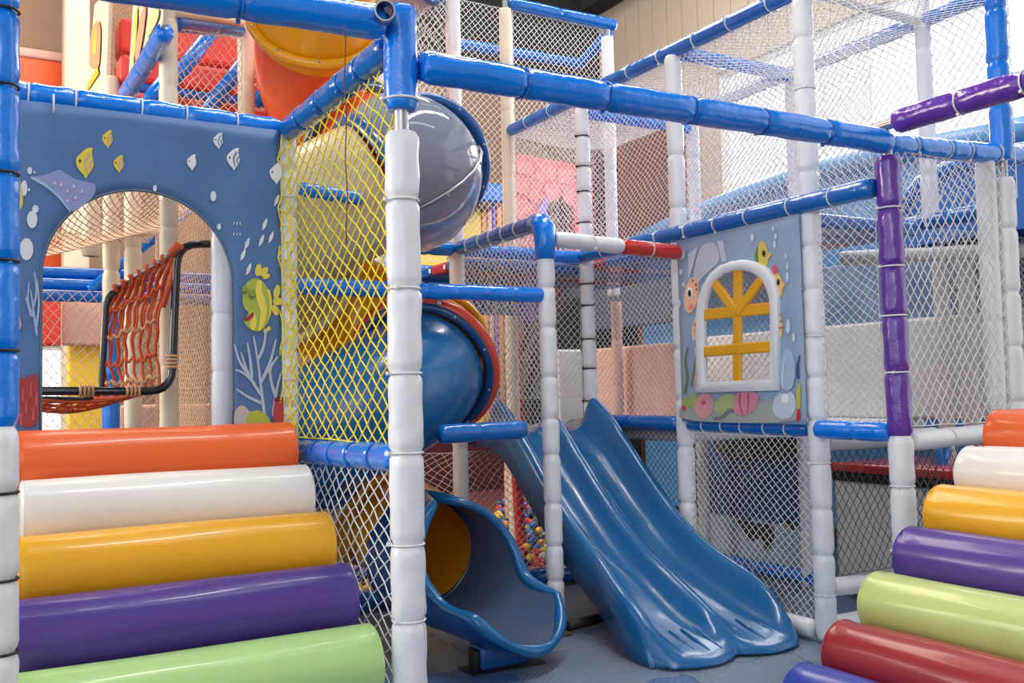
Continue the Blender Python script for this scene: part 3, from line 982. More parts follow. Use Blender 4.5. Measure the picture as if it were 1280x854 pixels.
for a in (-100,):
    p = hel(a)
mk('hanger', *box(2.055, 2.075, 4.29, 4.31, 1.68, 1.715, .003), M['steel'], ts)
# grey tube of the level above
P = [at(430, -40, y=5.6), at(480, -8, y=5.6), at(540, -22, y=5.5)]
P = [Vector(p) for p in ((1.95, 5.85, 3.80), (2.12, 5.72, 3.78), (2.30, 5.55, 3.83), (2.42, 5.38, 3.93))]
gt = thing('upper_tube', 'grey tube end at the top edge above the corner post', 'tube', (2.3, 5.6, 3.3))
mk('tube_section', *sweep(P, .30, 36, caps=False), M['p_lgrey'], gt)
mk('flange', *torus(P[-1], P[-1]-P[-2], .30, .025, 36, 8), M['p_blue'], gt)
# ------------------------------------------------------------------ sea mural with the arch (left)
MY = 4.195
mural = thing('sea_mural', 'blue printed sea mural sheet with an arch cut out, fish and corals', 'mural', (.68, MY, 1.04))
ax0, ax1 = .10, 1.245
arch = [Vector((.289, 0, 1.05))]
ac, aw, az = .660, .371, 1.735
for i in range(9):
    arch.append(Vector((.289, 0, 1.05+(az-1.05)*(i+1)/9)))
for i in range(1, 30):
    a = PI-PI*i/30
    arch.append(Vector((ac+aw*math.cos(a), 0, az+.375*math.sin(a))))
for i in range(9):
    arch.append(Vector((1.031, 0, az-(az-1.05)*i/9)))
arch.append(Vector((1.031, 0, 1.05)))
V, F = [], []
KR = 8
c0 = Vector((ac, 0, 1.05))
for p in arch:
    d = p-c0
    ts_ = []
    if d.x > 1e-6:
        ts_.append((ax1-c0.x)/d.x)
    if d.x < -1e-6:
        ts_.append((ax0-c0.x)/d.x)
    if d.z > 1e-6:
        ts_.append((2.43-c0.z)/d.z)
    q = c0+d*min(ts_) if d.length > 1e-6 else p
    for k in range(KR+1):
        v = p.lerp(q, k/KR)
        wv = .003*math.sin(v.x*17+v.z*9)*math.sin(v.z*13-v.x*6)*(k/KR)*(1-k/KR)*4
        V.append((v.x, MY+wv, v.z))
m_ = len(arch)
# corners of the sheet
idx = {i: V[i*(KR+1)+KR] for i in range(m_)}
for i in range(m_-1):
    for k in range(KR):
        F.append((i*(KR+1)+k, i*(KR+1)+k+1, (i+1)*(KR+1)+k+1, (i+1)*(KR+1)+k))
    a, b = V[i*(KR+1)+KR], V[(i+1)*(KR+1)+KR]
    if abs(a[0]-b[0]) > 1e-4 and abs(a[2]-b[2]) > 1e-4:
        cx = ax0 if a[0] < ac else ax1
        V.append((cx, MY, 2.43))
        F.append((i*(KR+1)+KR, len(V)-1, (i+1)*(KR+1)+KR))
sheet = mk('sheet', V, F, M['sheet'], mural)
md = sheet.modifiers.new('thick', 'SOLIDIFY')
md.thickness = .006
mk('arch_hem', *sweep([Vector((p.x, MY-.002, p.z)) for p in arch[1:-1]], .006, 6), pr('hem', (86, 104, 130)), mural)


class Sheet:
    """prints on a flat sheet, given at photograph pixels"""

    def __init__(s, parent, plane, val, nrm):
        s.p, s.pl, s.v, s.n, s.k = parent, plane, val, nrm, 0

    def pts(s, L):
        return [at(x, y, **{s.pl: s.v}) for x, y in L]

    def poly(s, name, L, rgb, lay=1, soft=True):
        s.k += 1
        if soft and len(L) > 4:
            for _ in range(2):
                L = [q for (a, b) in zip(L, L[1:]+L[:1]) for q in ((a[0]*.78+b[0]*.22, a[1]*.78+b[1]*.22), (a[0]*.22+b[0]*.78, a[1]*.22+b[1]*.78))]
        return ngon(s.p, name, s.pts(L), pr('%d_%d_%d' % rgb, rgb), s.n, .0085+.0015*lay+.00004*s.k)

    def ell(s, name, cx, cy, rx, ry, rgb, lay=1, rot=0, n=18):
        c, q = math.cos(math.radians(rot)), math.sin(math.radians(rot))
        L = [(cx+rx*math.cos(2*PI*i/n)*c-ry*math.sin(2*PI*i/n)*q, cy+rx*math.cos(2*PI*i/n)*q+ry*math.sin(2*PI*i/n)*c) for i in range(n)]
        return s.poly(name, L, rgb, lay)

    def line(s, name, L, wd, rgb, lay=1):
        A, Bq = [], []
        for i, (x, y) in enumerate(L):
            x0, y0 = L[max(0, i-1)]
            x1, y1 = L[min(len(L)-1, i+1)]
            dx, dy = x1-x0, y1-y0
            h = math.hypot(dx, dy) or 1
            ww = wd*(1-.5*i/(len(L)-1))/2
            A.append((x-dy/h*ww, y+dx/h*ww))
            Bq.append((x+dy/h*ww, y-dx/h*ww))
        return s.poly(name, A+Bq[::-1], rgb, lay)


S1 = Sheet(mural, 'y', MY, (0, -1, 0))


def small_fish(cx, cy, h, rgb, stripe, tilt=0):
    L = []
    for (x, y) in [(-.15, -.30), (-.02, -.42), (.12, -.50), (.26, -.48), (.20, -.36), (.24, -.16), (.28, .02), (.22, .2), (.1, .34), (.02, .5), (-.03, .36), (-.14, .26), (-.25, .1), (-.29, -.06), (-.26, -.2)]:
        L.append((cx+x*h, cy+y*h))
    S1.poly('print_fish', L, rgb)
    if stripe:
        S1.line('print_stripe', [(cx+.14*h, cy-.34*h), (cx-.02*h, cy), (cx+.08*h, cy+.3*h)], h*.09, stripe, 2)
        S1.line('print_stripe', [(cx+.24*h, cy-.12*h), (cx+.14*h, cy+.02*h), (cx+.18*h, cy+.2*h)], h*.08, stripe, 2)
    S1.ell('print_eye', cx-.16*h, cy-.08*h, h*.04, h*.05, (40, 50, 70), 2, n=8)


for a in [(106, 205, 40, (222, 200, 66), (196, 160, 150)), (134, 175, 23, (222, 200, 66), (196, 160, 150)), (148, 206, 23, (222, 200, 66), (196, 160, 150)),
          (239, 204, 21, (222, 226, 228), None), (272, 177, 21, (222, 226, 228), (120, 140, 170)), (291, 200, 29, (222, 226, 228), (110, 130, 165)), (344, 218, 28, (222, 226, 228), None)]:
    small_fish(*a)
# pale shell at the left of the arch
S1.poly('print_shell', [(38, 222), (56, 220), (74, 212), (80, 216), (92, 224), (106, 228), (120, 230), (118, 246), (98, 262), (88, 266), (74, 248), (58, 234)], (134, 146, 192))
S1.line('print_shell_rim', [(38, 222), (58, 233), (74, 247), (88, 266)], 4, (150, 180, 206), 2)
for q in [(76, 232), (84, 240), (92, 234), (94, 248), (102, 240), (84, 252), (68, 230)]:
    S1.ell('print_dot', q[0], q[1], 2, 2.2, (196, 180, 206), 3, n=8)
for (x, y, rx, ry) in [(37, 214, 3, 4.5), (43, 216, 1.2, 1.6), (30, 236, 4, 10), (193, 236, 2.5, 4), (266, 246, 3.6, 6.5), (273, 284, 2.4, 4), (40, 275, 6.5, 11), (33, 312, 8.5, 14), (44, 262, 4, 5), (36, 238, 1.4, 2)]:
    S1.ell('print_bubble', x, y, rx, ry, (206, 214, 224), 1, n=14)
S1.poly('print_seahorse', [(16, 220), (24, 222), (28, 238), (29, 254), (26, 264), (20, 252), (16, 238)], (206, 186, 70))
for (x, y) in [(330, 280), (326, 300), (338, 296), (308, 304), (303, 318), (310, 336), (345, 250)]:
    S1.poly('print_little_fish', [(x-3, y+6), (x-2.4, y), (x+1, y-5), (x+3, y-7), (x+3.4, y-3), (x+2, y+3), (x-.5, y+6.5), (x-4, y+9)], (206, 214, 224), 1)
for k_ in range(3):
    S1.line('print_spark', [(292+k_*3.5, 278), (291+k_*4.5, 282)], 1.2, (206, 214, 224))
    S1.line('print_spark', [(292+k_*3.5, 292), (291+k_*4.5, 295)], 1.2, (206, 214, 224))
# smiling striped fish
S1.poly('print_fish_body', [(303, 384), (302, 372), (304, 360), (309, 352), (316, 348), (323, 349), (330, 355), (336, 365), (339, 376), (339, 390), (335, 402), (329, 411), (321, 415), (313, 413), (306, 407), (303, 400), (311, 392)], (160, 176, 76))
S1.poly('print_fish_stripe', [(322, 349), (327, 352), (326, 364), (330, 374), (333, 386), (331, 400), (326, 413), (321, 415), (324, 402), (325, 388), (320, 376), (318, 362)], (222, 206, 84), 2)
S1.poly('print_fish_stripe', [(313, 388), (318, 392), (320, 402), (317, 414), (312, 412), (312, 400)], (222, 206, 84), 2)
S1.line('print_fish_stripe', [(334, 362), (338, 378), (336, 396)], 4, (222, 206, 84), 2)
S1.poly('print_mouth', [(303, 398), (309, 396), (316, 389), (316, 396), (311, 401), (304, 402)], (150, 40, 50), 3)
S1.ell('print_eyelid', 305, 363, 3.6, 6, (130, 152, 66), 3)
S1.ell('print_eyelid', 314, 369, 4.6, 7, (130, 152, 66), 3)
S1.line('print_eye_line', [(310, 370), (314, 373), (319, 370)], 1.5, (50, 60, 40), 4)
S1.line('print_eye_line', [(302, 365), (305, 367), (308, 364)], 1.3, (50, 60, 40), 4)
for (x, y, rx, ry, ro) in [(322, 338, 4, 8, 10), (329, 340, 4, 7, 40), (332, 346, 3, 5, 60), (345, 365, 4, 9, 12), (346, 377, 6, 5, 0), (343, 388, 4, 7, -20), (331, 414, 3, 3.5, 0), (335, 411, 2.4, 3, 0)]:
    S1.ell('print_fin', x, y, rx, ry, (212, 196, 80), 1, ro, 14)
# white coral
for L in [[(330, 522), (326, 490), (322, 455), (316, 420)], [(326, 495), (310, 470), (300, 440)], [(318, 480), (304, 466), (293, 462)], [(325, 480), (338, 450), (344, 424)], [(332, 466), (346, 446)], [(322, 450), (330, 430), (331, 412)],
          [(314, 474), (312, 450), (308, 428)], [(308, 466), (298, 452), (292, 430)], [(340, 520), (344, 490), (350, 466)], [(328, 505), (308, 496), (294, 486)], [(343, 496), (336, 470), (338, 456)]]:
    S1.line('print_coral', L, 4.2, (168, 184, 206), 1)
for L in [[(46, 420), (42, 392), (38, 362)], [(44, 400), (34, 380), (36, 352)], [(45, 410), (49, 380), (46, 350)], [(41, 385), (46, 366), (43, 340)], [(39, 396), (32, 372)]]:
    S1.line('print_coral', L, 3.4, (150, 172, 204), 1)
# red corals and stones at the bottom
S1.poly('print_red_coral', [(20, 534), (20, 478), (25, 470), (30, 476), (34, 468), (39, 473), (44, 465), (48, 474), (49, 534)], (150, 52, 58), 1)
for (x, y) in [(28, 492), (38, 486), (45, 498), (32, 508), (41, 516), (26, 522)]:
    S1.line('print_coral_line', [(x, y+10), (x, y), (x+1, y-8)], 3, (186, 86, 86), 2)
S1.poly('print_stone', [(291, 534), (292, 514), (300, 506), (308, 510), (316, 522), (320, 534)], (176, 180, 182), 1)
S1.poly('print_green_shell', [(306, 528), (309, 516), (320, 512), (331, 517), (339, 530), (338, 536), (308, 536)], (164, 178, 70), 2)
S1.poly('print_red_pipe', [(340, 532), (341, 502), (347, 497), (353, 496), (354, 532)], (170, 62, 58), 3)
S1.ell('print_pipe_mouth', 347, 499, 6, 3.5, (110, 36, 40), 4, -15)
S1.poly('print_shell_small', [(19, 404), (25, 396), (27, 408), (22, 418)], (190, 150, 150), 1)
# tie-downs of the sheet
for (x, y) in [(67, 141), (354, 244), (353, 474)]:
    p = at(x, y, y=MY-.012)
    mk('cable_tie', *sweep([p, p+(Vector((0, .0, .075)) if x < 100 else Vector((.055, 0, -.003)))], .004, 6), M['tie'], mural)

# ------------------------------------------------------------------ printed sheet with the padded window (right)
WX = 3.605
sheet2 = thing('window_mural', 'pale blue printed sheet with a white arched toy window and yellow bars', 'mural', (WX, 3.86, 1.05))


def on(px_, py_, v=WX):
    return at(px_, py_, x=v)


q0, q1, q2, q3 = on(850, 301), on(1004, 268), on(1004, 531), on(851, 528)
Y1, Y0, Z1, Z0 = (q0.y+q3.y)/2, (q1.y+q2.y)/2, 2.095, 1.057
hole = [on(x, y) for x, y in ((884, 478), (884, 396), (886, 378), (891, 362), (899, 350), (909, 342), (921, 338), (934, 338), (946, 342), (956, 350), (962, 361), (966, 375), (967, 392), (967, 474))]
outer = [on(x, y) for x, y in ((874, 491), (874, 394), (877, 373), (883, 356), (892, 342), (904, 332), (919, 327), (934, 325), (949, 328), (962, 335), (971, 348), (976, 366), (977, 390), (976, 488))]
c0 = Vector((WX, (Y0+Y1)/2, 1.5))


def proj(p):
    d = p-c0
    ts_ = []
    if abs(d.y) > 1e-6:
        ts_.append(((Y1 if d.y > 0 else Y0)-c0.y)/d.y)
    if abs(d.z) > 1e-6:
        ts_.append(((Z1 if d.z > 0 else Z0)-c0.z)/d.z)
    return c0+d*min(t_ for t_ in ts_ if t_ > 0)


# closed ring sampled finely
ringp = []
hl = hole+[hole[0]]
for a, b in zip(hl[:-1], hl[1:]):
    for s in range(6):
        ringp.append(a.lerp(b, s/6))
V, F = [], []
nr = len(ringp)
for p in ringp:
    q = proj(p)
    for k in range(6):
        v = p.lerp(q, k/5)
        V.append((WX+.003*math.sin(v.y*14+v.z*11)*math.sin(v.z*9)*(k/5), v.y, v.z))
for i in range(nr):
    j = (i+1) % nr
    for k in range(5):
        F.append((i*6+k, i*6+k+1, j*6+k+1, j*6+k))
    a, b = V[i*6+5], V[j*6+5]
    if abs(a[1]-b[1]) > 1e-4 and abs(a[2]-b[2]) > 1e-4:
        V.append((WX, Y1 if (a[1]+b[1])/2 > c0.y else Y0, Z1 if (a[2]+b[2])/2 > c0.z else Z0))
        F.append((i*6+5, len(V)-1, j*6+5))
so = mk('sheet', V, F, M['sheet2'], sheet2)
md = so.modifiers.new('thick', 'SOLIDIFY')
md.thickness = .006
# white padded frame
n = len(hole)
V, F = [], []
for a, b in zip(hole, outer):
    for (p, x) in ((a, WX-.004), (a, WX-.026), (a.lerp(b, .2), WX-.034), (a.lerp(b, .8), WX-.034), (b, WX-.026), (b, WX-.004)):
        V.append((x, p.y, p.z))
for i in range(n):
    j = (i+1) % n
    for k in range(5):
        F.append((i*6+k, i*6+k+1, j*6+k+1, j*6+k))
mk('window_frame', V, F, M['white'], sheet2, sharp=50)


BARK = [0]


def bar(a, b, wd, nm='window_bar'):
    a, b = on(*a), on(*b)
    d = (b-a).normalized()
    s = Vector((0, -d.z, d.y))*wd/2
    V = []
    BARK[0] += .0012
    for x in (WX-.022-BARK[0], WX-.002-BARK[0]*.5):
        V += [Vector((x, *(q.yz))) for q in (a+s, b+s, b-s, a-s)]
    F = [(0, 1, 2, 3), (7, 6, 5, 4), (0, 4, 5, 1), (1, 5, 6, 2), (2, 6, 7, 3), (3, 7, 4, 0)]
    o = mk(nm, V, F, M['r_yellow'], sheet2, smooth=False)
    bv = o.modifiers.new('bevel', 'BEVEL')
    bv.width = .007
    bv.segments = 2


bar((925, 336), (924, 480), .060)
bar((882, 394), (969, 385), .062)
bar((882, 440), (969, 433), .058)
bar((924, 392), (894, 351), .052)
bar((924, 392), (957, 347), .052)
S2 = Sheet(sheet2, 'x', WX, (-1, 0, 0))
S2.poly('print_tower', [(878, 306), (896, 302), (903, 326), (884, 342), (868, 362), (870, 330)], (192, 198, 212))
S2.poly('print_tower', [(862, 318), (874, 308), (868, 334), (862, 350)], (196, 204, 220))
S2.poly('print_tower', [(898, 302), (905, 300), (910, 326), (904, 328)], (196, 204, 220))
S2.ell('print_fish_head', 866, 369, 9, 23, (236, 186, 150), 1, 8)
S2.ell('print_fish_tail', 871, 411, 4.5, 14, (236, 186, 150), 1, 6)
S2.ell('print_eye', 864, 366, 4, 7, (246, 246, 246), 2, 0, 12)
S2.ell('print_pupil', 864, 367, 2.2, 4.5, (30, 30, 40), 3, 0, 10)
S2.ell('print_cheek', 866, 384, 3.5, 3.5, (236, 140, 120), 2, 0, 10)
for q in [(872, 356), (873, 362), (868, 351), (871, 406), (872, 414)]:
    S2.ell('print_spot', q[0], q[1], 1.2, 1.8, (170, 84, 70), 3, 0, 8)
# two little seahorses, upper right
S2.poly('print_seahorse', [(950, 306), (954, 300), (959, 305), (961, 315), (968, 318), (962, 323), (962, 330), (956, 336), (950, 332), (947, 320)], (222, 196, 92))
S2.poly('print_mane', [(950, 306), (947, 312), (945, 324), (948, 334), (951, 330), (949, 318)], (90, 140, 70), 2)
S2.ell('print_eye', 957, 317, 2.2, 4, (40, 36, 40), 3, 0, 10)
S2.poly('print_seahorse', [(966, 344), (972, 338), (978, 346), (979, 352), (984, 356), (979, 362), (980, 368), (975, 374), (977, 390), (980, 404), (979, 424), (976, 418), (975, 396), (970, 372), (967, 356)], (236, 196, 120))
S2.poly('print_mane', [(966, 336), (971, 330), (975, 340), (970, 344)], (220, 90, 110), 2)
S2.ell('print_eye', 975, 353, 2, 4, (40, 36, 40), 3, 0, 10)
for q in [(976, 394), (977, 402), (978, 410)]:
    S2.line('print_band', [(q[0]-2, q[1]), (q[0]+3, q[1]-1)], 3, (220, 90, 80), 3)
for (x, y, rx, ry) in [(855, 318, 3, 7), (853, 340, 2, 4), (856, 356, 1.6, 3), (851, 380, 2, 5), (942, 297, 2.4, 5), (968, 286, 1.4, 3), (971, 296, 1.8, 4), (970, 306, 1.8, 5), (984, 320, 1.2, 3), (986, 333, 1.6, 4), (986, 346, 2, 6), (987, 408, 2.8, 9), (994, 422, 2, 6), (869, 424, 1.3, 3), (871, 438, 1.3, 3)]:
    S2.ell('print_bubble', x, y, rx, ry, (206, 216, 230), 1, 0, 12)
S2.poly('print_sea_bed', [(851, 508), (868, 502), (900, 500), (930, 504), (960, 500), (985, 504), (1003, 500), (1003, 530), (851, 527)], (168, 174, 168), 1)
S2.poly('print_grass', [(853, 506), (858, 494), (862, 500), (870, 488), (876, 500), (872, 508), (860, 510)], (160, 182, 108), 2)
S2.line('print_weed', [(858, 492), (862, 470), (858, 452), (862, 434)], 3, (96, 130, 70), 2)
S2.line('print_weed', [(866, 484), (869, 464), (872, 446)], 3, (110, 140, 84), 2)
S2.poly('print_green_rock', [(893, 512), (900, 498), (912, 492), (924, 496), (920, 512), (905, 518)], (176, 194, 128), 2)
S2.poly('print_pink_shell', [(872, 504), (878, 492), (887, 490), (894, 500), (893, 516), (884, 524), (874, 520), (869, 512)], (226, 160, 164), 3)
S2.poly('print_pink_arm', [(870, 470), (874, 462), (878, 472), (879, 488), (875, 494), (869, 482)], (226, 160, 164), 3)
S2.ell('print_shell_spot', 882, 503, 3, 3, (190, 90, 100), 4, 0, 8)
S2.poly('print_pink_conch', [(918, 508), (922, 492), (934, 489), (948, 490), (952, 500), (944, 514), (932, 520), (922, 518)], (218, 140, 164), 3)
S2.line('print_conch_line', [(928, 492), (927, 506), (932, 519)], 2.4, (190, 80, 116), 4)
S2.line('print_conch_line', [(938, 491), (938, 504), (937, 517)], 2.4, (190, 80, 116), 4)
S2.poly('print_clam', [(968, 512), (970, 498), (978, 490), (984, 494), (990, 488), (996, 494), (998, 508), (992, 522), (980, 524), (972, 520)], (196, 208, 226), 3)
S2.ell('print_pearl', 984, 498, 5, 6, (236, 238, 244), 4, 0, 12)
S2.poly('print_clam_lid', [(978, 482), (976, 456), (981, 440), (987, 434), (994, 442), (997, 462), (994, 484), (986, 490)], (166, 190, 216), 2)
S2.line('print_clam_rib', [(981, 486), (981, 462), (986, 442)], 1.6, (220, 228, 240), 4)
S2.poly('print_yellow_weed', [(997, 498), (1000, 480), (1003, 476), (1003, 512), (999, 510)], (190, 190, 70), 2)
S2.line('print_fern', [(1000, 474), (999, 458), (1002, 444)], 4, (60, 84, 130), 2)
S2.poly('print_star', [(998, 520), (1000, 510), (1003, 512), (1003, 526), (999, 527)], (190, 50, 60), 4)
S2.ell('print_star', 857, 510, 2.5, 4, (200, 70, 80), 4, 0, 8)
S2.poly('print_grey_line', [(893, 522), (905, 520), (912, 510), (922, 512), (921, 516), (913, 516), (907, 524), (895, 526)], (120, 128, 134), 2)  # grey line printed on the sea bed

# ------------------------------------------------------------------ nets
net_x('climbing_net', 'yellow net between the corner post and the sea mural', XA, 3.01, 4.22, 1.07, 2.40, sag=.02, m='nety', cw=.098, ch=.066, r=.0034, jit=.16)
net('net_lacing', 'yellow cord gathered up the white post beside the sea mural', lambda S, T: (XA-.05+.05*S+.012*np.sin(T*40), 4.185+.012*np.sin(T*31+S*3), 1.05+1.38*T), .05, 1.4, m='nety', cw=.05, ch=.07, r=.0034, jit=.4)
net_x('climbing_net', 'white net under the yellow net beside the left-hand rollers', XA, 3.01, 4.22, 0.02, .99, sag=-.03, cw=.085, ch=.060, jit=.2, r=.0029)
net_x('climbing_net', 'white net under the slanting shiny blue rail', 2.69, 4.32, 5.30, 1.06, 2.10)
net('climbing_net', 'white net behind the tube exit in front of the ball pit', lambda S, T: (1.35+2.27*S, 5.33+.22*np.clip((2.62-1.35-2.27*S)/.35, 0, 1), .12+.76*T), 2.27, .76, cw=.056, ch=.052)
net_y('climbing_net', 'grey net behind the slim post and the slide lips', 5.36, 2.75, 3.62, 1.20, 2.08, m='netg', cw=.045, ch=.052, r=.0026)
net_x('climbing_net', 'white net to the right of the slide top under the half red rail', 3.68, 4.42, 5.30, 1.07, 2.09)
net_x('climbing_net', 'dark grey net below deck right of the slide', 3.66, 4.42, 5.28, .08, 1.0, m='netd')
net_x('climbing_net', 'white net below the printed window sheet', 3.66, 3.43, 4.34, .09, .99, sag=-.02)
net_x('climbing_net', 'white net behind the openings of the arched toy window', 3.70, 3.43, 4.32, 1.06, 2.09)
net_x('climbing_net', 'white net between the white post and the purple post', 3.66, 2.98, 3.34, 1.06, 2.09)
net_x('climbing_net', 'large bright white net above the printed window sheet', 3.66, 2.98, 5.30, 2.17, 3.2, sag=.05, cw=.044, ch=.040, r=.0025)
net_x('climbing_net', 'bright white net above, between the cream post and the black-tied post', 3.66, 5.36, 6.30, 2.17, 3.2, sag=.04, cw=.044, ch=.040, r=.0022)
net_y('climbing_net', 'white net between the purple post and the right edge', 2.95, 3.73, 4.60, 1.05, 2.33, cw=.058, ch=.076, r=.0028)
net_x('climbing_net', 'far white net in front of the bright window', 4.62, 2.9, 5.5, 2.17, 3.2, cw=.055, ch=.065, r=.0026)
net('climbing_net', 'dense white net roofing the upper deck', lambda S, T: (3.68+.92*S, 2.9+2.6*T, 3.20-.05*np.sin(S*PI)*np.sin(T*PI)), .92, 2.6, cw=.05, ch=.055, r=.0024)
net('climbing_net', 'white net roof running back beside the beige cladding', lambda S, T: (3.68+.92*S, 5.36+.94*T, 3.20-.04*np.sin(S*PI)), .92, .94, cw=.05, ch=.055, r=.0024)
net_y('climbing_net', 'white net hanging from the highest blue beam', 6.35, 3.72, 4.60, 2.2, 4.2, cw=.05, ch=.052)
net_y('climbing_net', 'white net left of the tall cream post in the back row', 6.35, 2.3, 3.62, 2.2, 4.2, cw=.05, ch=.052)
net_y('climbing_net', 'crumpled white net left of the tall white post', 5.30, 2.42, 2.65, 2.2, 4.0, sag=.05, jit=.25, cw=.05, ch=.07)
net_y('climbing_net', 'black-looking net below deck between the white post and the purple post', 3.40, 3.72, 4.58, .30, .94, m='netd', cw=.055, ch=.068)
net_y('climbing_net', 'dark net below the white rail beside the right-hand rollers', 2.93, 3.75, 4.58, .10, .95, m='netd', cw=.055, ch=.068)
net_y('climbing_net', 'far white net deep in the right-hand cell', 3.42, 4.66, 5.6, 1.05, 2.1, m='netg')
net_y('climbing_net', 'peach net in front of the red stair at upper left', 4.9, .93, 1.26, at(215, 135, y=4.9).z, at(215, 34, y=4.9).z, m='netp', sag=.08, jit=.22, cw=.042, ch=.05)
net_y('climbing_net', 'peach net between the cream post and the orange tube', 5.9, 1.58, 2.1, 2.5, 3.3, m='netp', cw=.045, ch=.05)
net('hammock_net', 'sagging peach net ceiling seen through the arch', lambda S, T: (-.3+1.32*S, 4.45+1.75*T, 2.36-.44*np.sin(np.clip(T*1.1, 0, 1)*PI)*(1-.85*S**1.6)-.16*T), 1.6, 2.1, m='netp', cw=.036, ch=.09, r=.0030, cat='net', wob=.02)
net_y('climbing_net', 'peach net behind the rope seat in the arch', 6.3, .1, 1.6, 1.06, 1.9, m='netp', cw=.06, ch=.07)
net_x('climbing_net', 'peach net along the right side of the arch interior', 1.07, 4.75, 6.25, 1.06, 2.35, m='netp', sag=-.02, cw=.05, ch=.052)
net_y('climbing_net', 'brown netting over the far left wall, upper left', 6.9, at(136, 60, y=6.9).x, at(163, 60, y=6.9).x, 2.6, 4.4, m='rope2', cw=.035, ch=.04, r=.003)

# ------------------------------------------------------------------ rope seat behind the arch
seat = thing('rope_seat', 'orange rope net seat on a bent black pipe frame inside the arch', 'seat', (.7, 5.2, 1.06))


def bend(P, rr=.07, k=5):
    P = [Vector(p) for p in P]
    out = [P[0]]
    for a, b, c in zip(P[:-2], P[1:-1], P[2:]):
        d0, d1 = (a-b).normalized(), (c-b).normalized()
        for i in range(k+1):
            t_ = i/k
            p0, p2 = b+d0*rr, b+d1*rr
            out.append(p0*(1-t_)**2+b*2*t_*(1-t_)+p2*t_**2)
    out.append(P[-1])
    return out


fy, by = 4.70, 4.87
NF = [at(265, 305, y=fy), at(222, 305, y=fy), at(214, 489, y=fy), at(10, 489, y=fy)]
NB = [at(182, 352, y=by), at(133, 366, y=by), at(126, 500, y=by), at(0, 500, y=by)]
mk('seat_frame', *sweep(bend(NF, .10), .019, 12), M['blackp'], seat)
mk('seat_frame', *sweep(bend(NB, .08), .016, 12), M['blackp'], seat)
r0, r1 = at(219, 315, y=fy), at(139, 364, y=by)
mk('top_rod', *sweep([r0, r1], .011, 10), M['steel'], seat)
tl = [r0.lerp(r1, (i+.4)/8) for i in range(8)]
f0, f1 = at(203, 487, y=fy), at(128, 492, y=by)
bl = [f0.lerp(f1, (i+.2)/8) for i in range(8)]
cols = []
for i in range(8):
    P = []
    for j in range(13):
        s = j/12
        p = tl[i].lerp(bl[i], s)
        sag = .07*math.sin(s*PI)
        P.append(p+Vector((-.04*math.sin(s*PI)+.006*math.sin(j*2+i), sag*.5, -.0)))
    cols.append(P)
    mk('rope_strand', *sweep(P, .0065, 6), M['rope'], seat)
    mk('rope_strand', *sweep([p+Vector((.016*(1-j/12), .016*math.sin(j*.9), 0)) for j, p in enumerate(P)], .0058, 6), M['rope'], seat)
    mk('rope_wrap', *torus(tl[i], r1-r0, .016, .009, 12, 6), M['rope'], seat)
for j in (3, 6, 9, 11):
    P = [cols[i][j]+Vector((0, -.008, .012*math.sin(i*2.1))) for i in range(8)]
    Q = []
    for a, b in zip(P[:-1], P[1:]):
        Q += [a, a.lerp(b, .33)+Vector((0, 0, .012)), a.lerp(b, .66)-Vector((0, 0, .010))]
    Q.append(P[-1])
    mk('cross_rope', *sweep(Q, lambda i, a: .0075+.003*(i % 3 == 0), 6), M['rope2'] if j in (6, 11) else M['rope'], seat)
mk('end_rope', *sweep([tl[0]+Vector((.01, 0, 0)), tl[0].lerp(Vector(at(203, 378, y=fy)), .5)+Vector((.02, 0, 0)), at(204, 384, y=fy)], .012, 8), M['rope'], seat)
for i in range(7):
    P = []
    e0 = f0.lerp(f1, i/6)
    e1 = at(20, 497, y=fy).lerp(at(0, 503, y=by), i/6)
    for j in range(12):
        s = j/11
        p = e0.lerp(e1, s)
        P.append(p+Vector((0, .01*math.sin(j*2.3+i), -.075*math.sin(s*PI)*(.5+.5*math.sin(i/6*PI)))))
    mk('rope_strand', *sweep(P, .0065, 6), M['rope'], seat)
for j in range(1, 9):
    s = j/9
    P = []
    for i in range(7):
        e0 = f0.lerp(f1, i/6)
        e1 = at(20, 497, y=fy).lerp(at(0, 503, y=by), i/6)
        P.append(e0.lerp(e1, s+.03*(i % 2))+Vector((0, 0, -.075*math.sin(s*PI)*(.5+.5*math.sin(i/6*PI)))))
    mk('cross_rope', *sweep(P, .0065, 6), M['rope'], seat)
for (x, y, ax) in [(108, 489, (1, 0, 0)), (166, 489, (1, 0, 0)), (215, 452, (0, 0, 1))]:
    c = at(x, y, y=fy)
    for q in range(4):
        mk('rope_binding', *torus(c+Vector(ax)*(q-1.5)*.017, ax, .022, .007, 12, 6), M['rope2'], seat)
mk('rope_knot', *sweep([at(214, 318, y=fy), at(222, 309, y=fy), at(234, 312, y=fy)], [.022, .028, .014], 10), M['rope'], seat)
# ------------------------------------------------------------------ things behind and inside the structure
def facing(name, label, cat, x0, y0, x1, y1, plane_y, depth, m, bev=.02, parent=None, zmin=None):
    """upright block whose front face covers a photograph rectangle at the given distance"""
    a, b = at(x0, (y0+y1)/2, y=plane_y), at(x1, (y0+y1)/2, y=plane_y)
    zt, zb = at((x0+x1)/2, y0, y=plane_y).z, at((x0+x1)/2, y1, y=plane_y).z
    if zmin is not None:
        zb = zmin
    o = mk(name, *box(a.x, b.x, plane_y, plane_y+depth, zb, zt, bev), M[m], parent, smooth=False)
    if parent is None:
        tag(o, label, cat)
    return o


